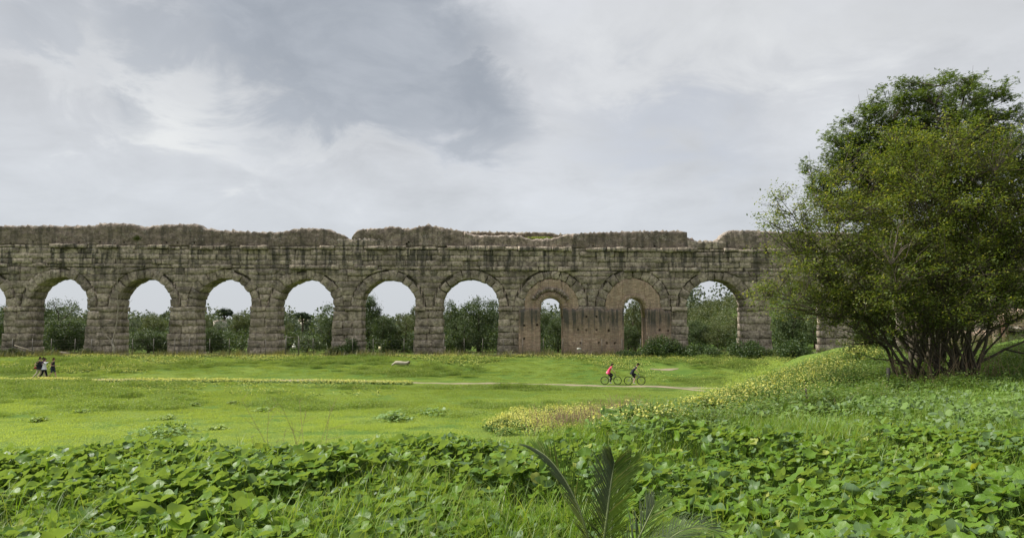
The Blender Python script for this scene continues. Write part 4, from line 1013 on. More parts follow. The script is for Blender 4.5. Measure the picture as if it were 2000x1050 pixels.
# ------------------------------------------------------------------ foreground: broad leaves and long grass
grass_mask = lambda x, y: sstep((W3(x * 9 + 11, y * 9) - .15 + 1.1 * np.exp(-((x / y + .08) / .17) ** 2) * sstep((8.5 - y) / 2) + .9 * np.exp(-((x / y - .42) / .12) ** 2 - ((y - 4.2) / 1.3) ** 2)) / .55)
def foreground():
    g = np.random.default_rng(41); Lx = []; Ly = []
    def region(n, y0, y1, power):
        y = y0 + (y1 - y0) * g.random(n) ** power; x = g.uniform(-1, 1, n) * (.74 * y + 1.2); return x, y
    near = region(33000, 1.3, 10.5, .62); far = region(95000, 9.5, 30, .8)
    outs = []
    for lod, (x, y) in enumerate((near, far)):
        d, w = edge_dist(x, y); k = d < w * .42
        if lod: k &= (x > 1.5) & ((d < w * .15) | (g.random(len(x)) < .3)) & ~((x / y > .42) & (y > 21.5)) & (g.random(len(x)) < 1 - .93 * sstep((y - 13.5) / 4) * (x < .44 * y))
        gm = grass_mask(x, y); k &= g.random(len(x)) > gm * .55
        hol = sstep((W2(x * .8, y * .8 + 50) - .25) / .3); k &= g.random(len(x)) > hol * .8
        x, y = x[k], y[k]; n = len(x)
        hmax = (.40 + .12 * W2(x * .7, y * .7)) * np.where(lod == 1, .8, 1.0) * (1 - .25 * (gm[k] > .6))
        hmax = hmax * np.where(lod == 1, 1 - .45 * sstep((y - 13) / 6), 1.0); fr = g.random(n) ** .55; h = hmax * (.25 + .75 * fr); z = G(x, y) + h
        s = g.uniform(.024, .074, n) * (.65 + .45 * fr) * (1.0 if not lod else .8); big = g.random(n) < .09; s = np.where(big, s * 1.3, s) * np.where((x < -.5) & (lod == 0), 1.12, 1.0)
        # lean towards the light and the open side
        yaw = g.uniform(0, 6.28, n); tilt = np.abs(g.normal(.36, .5, n)); td = math.atan2(-.9, -.4) + g.normal(0, 1.0, n)
        outs.append((x, y, z, s, yaw, tilt, td, h))
    # near leaves: single objects for the 300 that show largest, the rest joined
    x, y, z, s, yaw, tilt, td, h = outs[0]; n = len(x); nv = 7; var = g.integers(0, nv, n); leafs = [broad_leaf(100 + i) for i in range(nv)]; leafs[5] = (leafs[5][0] * np.array([.5, 1.5, 1.3]), leafs[5][1]); leafs[6] = (leafs[6][0] * np.array([.62, 1.3, 1.6]), leafs[6][1])
    # height-occlusion guess: rank by size on screen of the topmost leaves inside the frame
    b = (z - CAMZ) / y; vv = 525 - F * np.tan(np.arctan(b) - R(TILT)); uu = 1000 + F * x / y
    score = s / y * (h > .32) * (vv < 1035) * (uu > 5) * (uu < 1995); top = set(np.argsort(-score)[:300].tolist())
    Mx = rotmats(yaw, tilt, td, n); parts = []; uvs = []
    root = empty('broadleaf_ground_cover', (0, 6, 2.6)); tag(root, 'dense broad-leaved mallow plants covering the foreground bank', None, None, 'stuff')
    topmask = np.zeros(n, bool); topmask[list(top)] = True
    tm = []
    for i in range(nv):
        BV, BF = leafs[i]; k = (var == i) & ~topmask; V, Fc = spread(BV, BF, np.stack([x, y, z], 1)[k], Mx[k], s[k]); parts.append((V, Fc)); uvs.append(np.tile(BV[BF.ravel()][:, :2], (k.sum(), 1)))
        me = np_mesh('leaf', BV, [BF], True, BV[BF.ravel()][:, :2]); me.materials.append(M['broadleaf']); tm.append(me)
    V, Fc = join(parts); uv = np.concatenate(uvs)
    o = link('small_leaves', np_mesh('small_leaves', V - np.array([0, 6, 2.6]), [Fc], True, uv), root, M['broadleaf']); o['kind'] = 'stuff'
    for i in top:
        lf = bpy.data.objects.new('leaf', tm[var[i]]); COL.objects.link(lf); lf.parent = root
        mw = Matrix([list(r) + [0] for r in (Mx[i] * s[i])] + [[0, 0, 0, 1]]); mw.translation = Vector((x[i], y[i] - 6, z[i] - 2.6)); lf.matrix_local = mw
    # stalks
    n2 = n; BV = np.array([(-.5, 0, 0), (.5, 0, 0), (.4, .0, 1), (-.4, .0, 1), (0, -.5, 0), (0, .5, 0), (0, .4, 1), (0, -.4, 1)], float); BF = np.array([(0, 1, 2, 3), (4, 5, 6, 7)])
    sx_, sy_ = x + g.normal(0, .08, n2), y + g.normal(0, .08, n2); gz = G(sx_, sy_); L = np.stack([x - sx_, y - sy_, z - gz], 1)
    Vs = BV[None] * np.array([.006, .006, 0]) + BV[None, :, 2:3] * L[:, None, :] + np.stack([sx_, sy_, gz], 1)[:, None, :]
    Fs = (BF[None] + (np.arange(n2) * 8)[:, None, None]).reshape(-1, 4)
    o = link('stalks', np_mesh('stalks', Vs.reshape(-1, 3) - np.array([0, 6, 2.6]), [Fs]), root, M['stem_g']); o['kind'] = 'stuff'
    # farther leaves on the right-hand slope
    x, y, z, s, yaw, tilt, td, h = outs[1]; n = len(x); Mx = rotmats(yaw, tilt * 1.5, td, n); parts = []
    for i in range(4):
        BV, BF = broad_leaf(200 + i, 9, (1.0,)); BV = BV * np.array([(1, .62, .8, .5)[i], 1.15, 1.6]); k = np.arange(n) % 4 == i; parts.append(spread(BV, BF, np.stack([x, y, z], 1)[k], Mx[k], s[k]))
    V, Fc = join(parts); o = link('slope_leaves', np_mesh('slope_leaves', V, [Fc], True), None, M['broadleaf2']); tag(o, 'pale broad leaves carpeting the slope on the right', None, None, 'stuff')
    # long grass
    parts = []; n = 70000; y = 1.6 + 10.5 * g.random(n) ** .75; x = g.uniform(-1, 1, n) * (.74 * y + 1); d, w = edge_dist(x, y)
    k = (d < w * .6) & (g.random(n) < .24 + .95 * grass_mask(x, y)); x, y = x[k], y[k]; n = len(x)
    hh = (.30 + .25 * g.random(n) ** 1.5) * (1 + .25 * W2(x, y)); zz = G(x, y)
    for i in range(4):
        q = np.arange(n) % 4 == i; BV, BF = blade(1, .018, .25 + .2 * i, 4); parts.append(spread(BV, BF, np.stack([x, y, zz], 1)[q], rotmats(g.uniform(0, 6.28, q.sum()), np.abs(g.normal(0, .3, q.sum())), g.uniform(0, 6.28, q.sum()), q.sum()), hh[q]))
    n = 26000; y = 9 + 16 * g.random(n); x = g.uniform(.0, .78, n) * y; d, w = edge_dist(x, y); k = (d < w * .9); x, y = x[k], y[k]; n = len(x)
    BV, BF = blade(1, .03, .4, 3); parts.append(spread(BV, BF, np.stack([x, y, G(x, y)], 1), rotmats(g.uniform(0, 6.28, n), np.abs(g.normal(0, .3, n)), g.uniform(0, 6.28, n), n), g.uniform(.2, .42, n)))
    V, Fc = join(parts); o = link('long_grass', np_mesh('long_grass', V, [Fc]), None, M['grassblade']); tag(o, 'long lush grass growing between the broad leaves', None, None, 'stuff')
foreground()
# ------------------------------------------------------------------ the big shrub and the tree behind it, on the right
def big_plant(name, label, cat, base, blobs, nclus, nleaf, leafV, leafF, leafsize, mt, seed, nstem, brad, crad=(.22, .42), yplane=22.0, stem_r=(.04, .085), low=None, name_part='stem', barkm='bark_dark'):
    g = np.random.default_rng(seed); base = np.array(base, float); root = empty(name, tuple(base)); tag(root, label, cat)
    B = []
    for (u, v, ru, rv, dy) in blobs:
        p = at(u, v, yplane + dy); k = (yplane + dy) / F; B.append((np.array(p), np.array([ru * k, max(ru, rv) * k * .8, rv * k])))
    vol = np.array([b[1].prod() ** .75 for b in B]); vol /= vol.sum(); C = []
    for (c, r), f in zip(B, vol):
        m = max(4, int(nclus * f)); q = g.normal(size=(m, 3)); q /= np.linalg.norm(q, axis=1)[:, None]; C.append(c + q * (g.random(m) ** .42 * g.choice([1, 1, 1.12, 1.25], m))[:, None] * r)
    C = np.concatenate(C); C = C[C[:, 2] > G(C[:, 0], C[:, 1]) + .15]
    # stems fan out of the base to the blobs
    nodes = []; rads = []; k = 0
    for q in range(nstem):
        c, r = B[g.choice(len(B), p=vol)] if q >= len(B) else B[q]
        tgt = c + g.uniform(-.7, .7, 3) * r; b = base + np.array([g.uniform(-brad[0], brad[0]), g.uniform(-brad[1], brad[1]), 0]); b[2] = g1(b[0], b[1]) - .15
        b[0] += (tgt[0] - base[0]) * .06; L = np.linalg.norm(tgt - b); n = 12; P = []
        side = g.normal(0, .05 * L, 3)
        for i in range(n + 1):
            t = i / n; p = b + (tgt - b) * np.array([t ** 1.15, t ** 1.15, t ** .85]) + side * math.sin(math.pi * t) + g.normal(0, .012 * L * (t > 0), 3); P.append(p)
        r0 = g.uniform(*stem_r); rr = [r0 * (1 - .86 * (i / n) ** .9) for i in range(n + 1)]
        T = Tubes().add(np.array(P) - base, rr, 6); T.build(name_part, M[barkm], root)
        nodes += P[3:]; rads += rr[3:]
    nodes = np.array(nodes); rads = np.array(rads)
    T = Tubes()
    mid = []
    for c in C:
        d = np.linalg.norm(nodes - c, axis=1) + np.clip(nodes[:, 2] - c[2] + .3, 0, None) * 1.5; i = int(np.argmin(d)); p = nodes[i]; L = np.linalg.norm(c - p)
        m1 = p + (c - p) * .5 + g.normal(0, .07 * L, 3) - np.array([0, 0, .04 * L])
        T.add(np.array([p, m1, c]) - base, [min(rads[i], .012 + .012 * L), .010 + .004 * L, .004], 3, False)
        for _ in range(2):
            e = c + g.normal(0, .22, 3); T.add(np.array([m1 + (c - m1) * .5, (m1 + e) / 2 + g.normal(0, .05, 3), e]) - base, [.008, .006, .003], 3, False)
        mid.append(c - p)
    o = T.build('twigs', M[barkm], root); o['kind'] = 'stuff'
    mid = np.array(mid); mid /= np.linalg.norm(mid, axis=1)[:, None] + 1e-6
    nc = len(C); n = nc * nleaf; ci = np.repeat(np.arange(nc), nleaf); q = g.normal(size=(n, 3)); q /= np.linalg.norm(q, axis=1)[:, None]
    rad = g.uniform(*crad, nc); pos = C[ci] + q * (g.random(n) ** .5 * rad[ci])[:, None] * np.array([1, 1, .6]) + mid[ci] * (g.uniform(-.5, .5, n) * rad[ci] * 1.4)[:, None]
    gz = G(pos[:, 0], pos[:, 1]); pos = pos[pos[:, 2] > gz + .05]; n = len(pos)
    V, Fc = spread(leafV, leafF, pos - base, rotmats(g.uniform(0, 6.28, n), np.abs(g.normal(.4, .45, n)), g.uniform(0, 6.28, n), n), g.uniform(.6, 1.35, n) * leafsize)
    o = link('crown', np_mesh('crown', V, [Fc]), root, mt); o['kind'] = 'stuff'
    return root
bu, bv = 1845, 752; by = 22.0; bx = float(at(bu, bv, by).x); bz = g1(bx, by)
blobsA = [(1700, 480, 140, 120, 0), (1830, 420, 150, 120, 0), (1930, 520, 140, 130, 0), (1800, 570, 170, 90, -.5), (1620, 540, 110, 85, 0), (1560, 470, 70, 60, 0), (1560, 585, 85, 45, .3),
          (1700, 360, 85, 75, .5), (1950, 390, 110, 110, .4), (2060, 480, 120, 170, 0), (1930, 580, 110, 45, -.3), (1508, 385, 34, 20, 0), (1535, 425, 52, 32, 0), (1650, 610, 80, 42, 0), (1492, 560, 26, 30, 0), (1800, 330, 110, 60, .5), (1730, 600, 100, 50, -.8), (1600, 400, 60, 45, .2), (1840, 610, 70, 30, -.9), (1880, 300, 110, 70, .5), (1760, 290, 70, 50, .5), (2060, 560, 60, 50, 0), (1690, 655, 60, 30, .6)]
LV, LF = leaf_diamond(1, .55)
big_plant('big_shrub', 'huge many-stemmed shrub with small yellowish green leaves on the right mound', 'shrub', (bx, by, bz), blobsA, 2250, 64, LV, LF, .072, M['shrubleaf'], 501, 48, (.9, .5), stem_r=(.022, .056))
blobsB = [(1850, 225, 115, 68, 0), (1735, 275, 85, 75, 0), (1925, 280, 70, 85, 0), (1645, 310, 45, 55, 0), (1605, 355, 40, 45, 0), (1700, 235, 50, 40, 0), (1660, 270, 40, 45, 0), (1690, 330, 60, 60, 0), (1640, 380, 60, 50, 0), (1985, 330, 70, 90, 0), (1800, 320, 150, 80, 0), (1868, 170, 60, 24, 0), (1940, 195, 45, 26, 0), (1790, 190, 60, 30, 0), (1850, 430, 160, 90, .5), (2060, 340, 70, 110, 0), (1680, 400, 80, 60, .4)]
LV, LF = leaf_lobed(); LF = LF[[0, 2, 4, 5, 7, 8, 10, 12]]; LV = LV * .95
b2 = (bx + 1.2, by + 3.0); big_plant('broadleaved_tree', 'dark lobed-leaved tree rising above and behind the huge shrub', 'tree', (*b2, g1(*b2)), blobsB, 1250, 60, LV, LF, .10, M['darkleaf'], 502, 16, (.8, .4), (.2, .4), 25.0, (.06, .13), None, 'stem')
def basal_twigs():
    g = np.random.default_rng(91); T = Tubes()
    root = empty('dry_twigs', (bx, by - .6, bz)); tag(root, 'thicket of bare grey twigs at the foot of the huge shrub', 'twigs'); k = 0
    for i in range(150):
        x, y = bx + g.uniform(-1.9, 1.5), by - g.uniform(-.2, 1.3); z = g1(x, y); h = g.uniform(.3, 1.15); a = g.normal(0, .35, 2)
        p = np.array([x - bx, y - by + .6, z - bz]); T.add([p, p + np.array([a[0] * h * .4, a[1] * h * .4, h * .5]), p + np.array([a[0] * h + g.normal(0, .06), a[1] * h, h])], [.012, .008, .003], 3, False)
    o = T.build('twigs', M['straw'], root); o['kind'] = 'stuff'
basal_twigs()

# ------------------------------------------------------------------ ruin at the right edge, beyond the shrub
def ruin():
    y = 40.0
    def P(u, v): p = at(u, v, y); return p
    x0, x1 = P(1944, 640).x, P(2160, 640).x; gz = g1((x0 + x1) / 2, y)
    t = empty('ruined_building', (x0, y, P(0, 700).z)); tag(t, 'low ruined masonry building at the right edge behind the shrub stems', 'building'); off = np.array(t.location)
    def rs(name, ua, ub, va, vb, dy0, dy1, m, seed, amp=.03):
        xa, xb = P(ua, 640).x, P(ub, 640).x; lo, hi = P(0, vb).z, P(0, va).z
        o = rough_slab(name, xa, xb, lambda x: lo, lambda x: hi, y + dy0, y + dy1, m, None, step=.15, rows=8, amp=amp, seed=seed)
        o.data.transform(Matrix.Translation(-t.location)); o.parent = t
    rs('brick_wall', 1963, 2160, 606, 640, 0, .6, M['brick_up'], 71, .05)
    rs('stone_ledge', 1962, 2160, 640, 645, -.25, .5, M['specus_pale'], 72, .01)
    rs('brown_post', 1953, 1962, 626, 672, -.3, .0, plain('rust_brown_render', (.12, .07, .05)), 73, .01)
    rs('plaster_jamb', 1944, 1953, 628, 690, -.1, .5, M['specus_pale'], 74, .02)
    rs('side_wall', 1850, 1944, 648, 700, .3, .8, M['brick_up'], 75, .05)
    rs('lower_wall', 1962, 2160, 652, 700, .15, .6, M['stone'], 76, .03)
    rs('dark_recess', 1962, 2160, 645, 652, .9, 1.2, M['hole'], 77, .01)  # back of the gap under the ledge, its shade painted near-black
ruin()

# ------------------------------------------------------------------ posts and stakes
def post(name, label, u, v0, v1, y, r, m, lean=0, cat='post', group=None):
    p = at(u, v1, y); gz = g1(p.x, y); h = at(u, v0, y).z - gz
    T = Tubes().add([(0, 0, -.15), (lean * .5, 0, h * .5), (lean, 0, h)], [r, r * .95, r * .9], 8); o = T.build(name, m, None, True); o.location = (p.x, y, gz); tag(o, label, cat, group); return o
post('wooden_post', 'short black wooden post left of the shrub stems', 1735, 718, 748, 20.5, .055, plain('charred_wood', (.02, .018, .015)), .02)
post('wooden_stake', 'thin leaning stake among weeds on the mound', 1580, 758, 792, 15.5, .018, M['bark_dark'], -.06, 'stake')
post('dry_stalk', 'bare dry stalk standing at the right edge of the slope', 1990, 676, 712, 24, .008, M['straw'], .03, 'stalk')

# ------------------------------------------------------------------ fence along the aqueduct
def fence(label, us, y=77.9):
    xs = [ax_(u) * y / YA for u in us]; t = empty('wire_fence', (xs[0], y, g1(xs[0], y))); tag(t, label, 'fence', 'wire fences along the aqueduct'); off = np.array(t.location)
    for x in xs:
        z = g1(x, y); T = Tubes().box(-.025, .025, -.025, .025, -.2, 1.85); o = T.build('post', M['metal'], t, False); o.location = Vector((x, y, z)) - t.location
    for k in range(6):
        T = Tubes(); T.add([np.array([x, y - .03, g1(x, y) + .2 + .3 * k]) - off for x in xs], .005, 3, False); T.build('wire', M['metal'], t)
fence('rusty wire fence on thin posts at the left, up to the gate', [28 - 37, 28, 67, 104, 150, 182, 222, 262, 303, 344, 372, 412, 450, 487, 521, 559])
fence('wire fence on thin posts from the gate to the bramble mound', [586, 613, 652, 690, 730, 790, 827, 867, 907, 943, 983, 1021, 1061, 1099, 1136, 1175, 1214, 1250])
def gate():
    y = 77.85; x0, x1 = ax_(560) * y / YA, ax_(585) * y / YA; z = g1(x0, y); t = empty('fence_gate', (x0, y, z)); tag(t, 'small metal gate with a white sign below the fifth arch', 'gate'); w = x1 - x0
    for x in (0.03, w - .03): T = Tubes().box(x - .03, x + .03, -.03, .03, -.1, 2.1); T.build('post', M['metal'], t, False)
    T = Tubes().box(.06, w - .06, -.02, .02, 1.95, 2.0).box(.06, w - .06, -.02, .02, .15, .2); T.build('rail', M['metal'], t, False)
    T = Tubes()
    for q in np.linspace(.15, w - .15, 8): T.add([(q, 0, .2), (q, 0, 1.95)], .008, 4, False)
    T.build('bars', M['metal'], t)
gate()
def sign(label, u, v, w, h, m, mark=True):
    y = 77.75; p = at(u, v, y); t = empty('sign', (p.x, y, p.z - h / 2)); tag(t, label, 'sign')
    Tubes().box(-w / 2, w / 2, -.012, .012, 0, h).build('plate', m, t, False)
    if mark: Tubes().box(-w / 2 + .06, w / 2 - .06, -.018, -.014, h * .38, h * .48).box(-w / 2 + .1, w / 2 - .1, -.018, -.014, h * .62, h * .70).build('lettering', M['metal'], t, False)
sign('small white sign fixed on the metal gate', 574, 677, .36, .28, M['sign']); sign('tiny white sign above the one on the gate', 574, 672, .16, .16, M['sign'], False)
sign('small yellowish sign on the fence below the sixth arch', 742, 680, .28, .4, M['ysign'], False); sign('white sign on the fence before the wide brick pier', 1131, 681, .42, .2, M['sign'])
def brace(label, u0, v0, u1, v1, y=77.7, r=.035, m='metal', nm='fence_brace', cat='brace'):
    a, b = at(u0, v0, y), at(u1, v1, y); T = Tubes().add([(0, 0, 0), tuple((b - a) * .5 + Vector((0, 0, .04))), tuple(b - a)], r, 6); o = T.build(nm, M[m]); o.location = a; tag(o, label, cat)
brace('slanting fence brace right of the white sign at the brick pier', 1137, 683, 1156, 699)
brace('fallen bare pole leaning at the pier cut by the left edge', 28, 674, 82, 692, 78.2, .05, 'dead', 'fallen_pole', 'pole')
brace('thin slanting stick in front of the leftmost whole pier', 198, 693, 216, 678, 78.3, .025, 'dead', 'fallen_stick', 'stick')
def rubble(u, v, w, label, seed):
    y = 78.3; p = at(u, v, y); gz = g1(p.x, y); V, Qs, Ts = prism([(-w / 2, 0), (w / 2, 0), (w * .4, .3), (-w * .35, .35)], -.25, .25, .06, .05, .3, .05); o = link('fallen_block', np_mesh('fallen_block', V, [Qs, Ts]), None, M['specus_pale']); o.location = (p.x, y, gz + .1); tag(o, label, 'stone block')
rubble(125, 692, 1.2, 'pale fallen block in the weeds below the second arch', 1)
rubble(1133, 690, .8, 'pale fallen block at the foot of the wide brick pier', 2)

# bare climbing tree on the leftmost whole pier
def dead_tree():
    y = 79.2; base = at(222, 694, y); t = empty('dead_tree', tuple(base)); tag(t, 'leafless pale dead tree climbing the pier left of the third arch', 'tree'); off = np.array(base); T = Tubes()
    def pl(pts, r0, r1): P = [np.array(at(u, v, y + dy)) - off for u, v, dy in pts]; T.add(P, np.linspace(r0, r1, len(P)), 5, False)
    Tubes().add([np.array(at(u, v, y)) - off for u, v in ((222, 700), (221, 688), (223, 678), (219, 671))], [.2, .16, .13, .09], 7).build('trunk', M['log'], t)
    pl([(219, 672, 0), (214, 662, 0), (206, 654, 0), (200, 648, .1), (199, 640, .1)], .09, .03)
    pl([(219, 671, 0), (224, 650, .1), (229, 625, .2), (231, 600, .3), (229, 575, .3), (229, 550, .3), (231, 530, .3), (228, 505, .3), (226, 490, .3)], .09, .02)
    pl([(229, 600, .3), (236, 580, .3), (242, 562, .3), (252, 556, .3)], .04, .015); pl([(231, 530, .3), (238, 510, .3), (241, 492, .3)], .04, .012); pl([(230, 545, .3), (236, 530, .3), (238, 515, .3)], .03, .01)
    pl([(229, 575, .3), (222, 560, .2), (220, 540, .2)], .03, .01); pl([(240, 612, 0), (246, 598, 0), (249, 585, 0)], .03, .01); pl([(244, 604, 0), (252, 592, 0), (259, 584, 0)], .02, .008); pl([(246, 598, 0), (243, 586, 0), (240, 580, 0)], .02, .008); pl([(231, 615, .3), (240, 612, 0)], .03, .03)
    o = T.build('branches', M['dead'], t)
dead_tree()
# plant tuft on the channel wall and grass in the broken channel
def wall_tuft(name, label, u, v, y, w, h, n, m, seed):
    p = at(u, v, y); g = np.random.default_rng(seed); BV, BF = blade(1, .08, .4, 3); pos = np.stack([g.normal(0, w / 2, n), g.uniform(-.1, .1, n), g.uniform(-.05, .1, n)], 1)
    V, Fc = spread(BV, BF, pos, rotmats(g.uniform(0, 6.28, n), g.uniform(0, .8, n), g.uniform(0, 6.28, n), n), g.uniform(.5, 1.2, n) * h)
    o = link(name, np_mesh(name, V, [Fc]), None, m); o.location = p; tag(o, label, 'plant')
wall_tuft('wall_plant', 'green tuft rooted in the channel wall above the third arch', 268, 468, YA - .02, .35, .55, 160, M['oliveleaf'], 1)
wall_tuft('wall_plant', 'grass growing in the broken channel above the left brick opening', 1056, 466, YA + 1.2, 1.4, .25, 700, M['lawn'], 2)

# ------------------------------------------------------------------ log on the bank
def log():
    y = 71.0; b = at(782, 714, y); x0, y0 = drop(782, 716); t = empty('fallen_log', (x0, y0, g1(x0, y0))); tag(t, 'pale barkless fallen log lying on the grassy bank', 'log'); k = y0 / F
    T = Tubes(); T.add([((u - 782) * k, 0, (716 - v) * k) for u, v in ((764, 716), (767, 713), (770.5, 710.5), (773, 709.4), (779, 709.8), (786, 710.6), (792, 710.8), (796, 709.5), (799, 707.5))], [.05, .08, .11, .17, .20, .19, .17, .13, .11], 9); T.build('log_trunk', M['log'], t)
    T = Tubes(); T.add([((u - 782) * k, .12, (716 - v) * k) for u, v in ((794, 711), (796, 713), (797, 716))], [.1, .09, .07], 7); T.add([((u - 782) * k, -.1, (716 - v) * k) for u, v in ((799, 708), (800, 707), (799, 711))], [.1, .09, .06], 7); T.build('branch_stub', M['bark'], t)
log()
# ------------------------------------------------------------------ leafy clump and dead weeds
def clump(name, label, u, v, wpx, h, n, m, seed, leaf=.12, cat='plant'):
    x, y = drop(u, v); w = wpx / F * y; g = np.random.default_rng(seed); pos = np.stack([g.normal(0, w / 4, n), g.normal(0, w / 4, n) * 1.3, g.random(n) * h], 1)
    pos[:, 2] *= np.exp(-(pos[:, 0] / w * 2.4) ** 2); pos[:, 2] += G(pos[:, 0] + x, pos[:, 1] + y) - g1(x, y) + .04
    BV, BF = broad_leaf(seed, 8, (1.0,)); V, Fc = spread(BV, BF, pos, rotmats(g.uniform(0, 6.28, n), g.uniform(0, .8, n), g.uniform(0, 6.28, n), n), g.uniform(.4, 1, n) * leaf)
    t = empty(name, (x, y, g1(x, y))); tag(t, label, cat); o = link('foliage', np_mesh('foliage', V, [Fc], True), t, m); o['kind'] = 'stuff'
clump('leafy_clump', 'dark leafy clump alone in the meadow left of the mustard strip', 768, 822, 75, .4, 330, M['broadleaf'], 300)
clump('leafy_clump', 'small leafy clump on the meadow right of the larger dark one', 850, 808, 60, .22, 200, M['broadleaf'], 301)
clump('leafy_clump', 'leafy clump at the meadow edge behind the left foreground leaves', 320, 848, 110, .4, 420, M['broadleaf'], 302, .1)
for i, (u, v, w_) in enumerate(((262, 790, 30), (380, 792, 18), (458, 788, 22), (515, 802, 34), (325, 818, 30), (425, 838, 26), (158, 806, 26), (75, 822, 20), (690, 792, 20))):
    clump('grass_tussock', ['small dark tussock below the walkers, toward the middle of the left meadow', 'tussock in the left meadow just right of the first dark one', 'flat tussock in line with the fourth arch', 'wide tussock below the fifth arch', 'dark tussock low in the left meadow above the foreground leaves', 'pale tussock just above the foreground leaves below the fourth arch', 'wide flat tussock below the leftmost whole pier', 'small tussock nearest the left edge of the meadow', 'small tussock below the pier between fifth and sixth arches'][i], u, v, w_ * 1.3, .16, 130, M['lawn_dark'], 310 + i, .09, 'tussock')
def dead_weeds(name, label, pts, n, h0, h1, seed, w=.006, cat='weeds'):
    g = np.random.default_rng(seed); k = g.integers(0, len(pts), n); c = np.array([p[:2] for p in pts])[k]; sp = np.array([p[2] for p in pts])[k]
    x = c[:, 0] + g.normal(0, 1, n) * sp; y = c[:, 1] + g.normal(0, 1, n) * sp; z = G(x, y); cx, cy = x.mean(), y.mean(); cz = g1(cx, cy); T = Tubes()
    for i in range(n):
        h = g.uniform(h0, h1); a = g.normal(0, .28, 2); p = np.array([x[i] - cx, y[i] - cy, z[i] - cz]); e = p + np.array([a[0] * h, a[1] * h, h]); m_ = (p + e) / 2 + g.normal(0, .03, 3)
        T.add([p, m_, e], [w, w * .8, w * .5], 3, False)
        for _ in range(3):
            q = m_ + (e - m_) * g.random(); T.add([q, q + np.array([g.normal(0, .12), g.normal(0, .12), g.uniform(.03, .2)]) * h], [w * .6, w * .35], 3, False)
    o = T.build(name, M['straw']); o.location = (cx, cy, cz); tag(o, label, cat)
pts = [(*drop(u, v), s) for u, v, s in ((1120, 852, .5), (1160, 845, .6), (1190, 838, .6), (1225, 828, .5), (1235, 800, .3))]
pts = [(p[0] * 17 / p[1] if p[1] > 17 else p[0], min(p[1], 17), p[2]) for p in pts]
dead_weeds('dry_weeds', 'patch of reddish brown dead weeds in the mustard strip behind the foreground leaves', [(*drop(u, v), s) for u, v, s in ((1090, 850, .6), (1120, 846, .7), (1155, 838, .8), (1190, 828, .7), (1225, 816, .4))], 520, .5, 1.2, 400, .010)
dead_weeds('dry_grass_stalks', 'long dry bent grass stalks above the leaves left of centre', [(-2.7, 9.0, .15), (-2.45, 9.0, .2)], 18, .35, .95, 401, .0035)
dead_weeds('dry_weeds', 'scattered dry stems on the flank of the mound', [(6.0, 17.5, .9), (8.0, 19.5, .8), (5.2, 15.5, .6), (10.0, 20.3, .6)], 60, .15, .35, 402, .005)

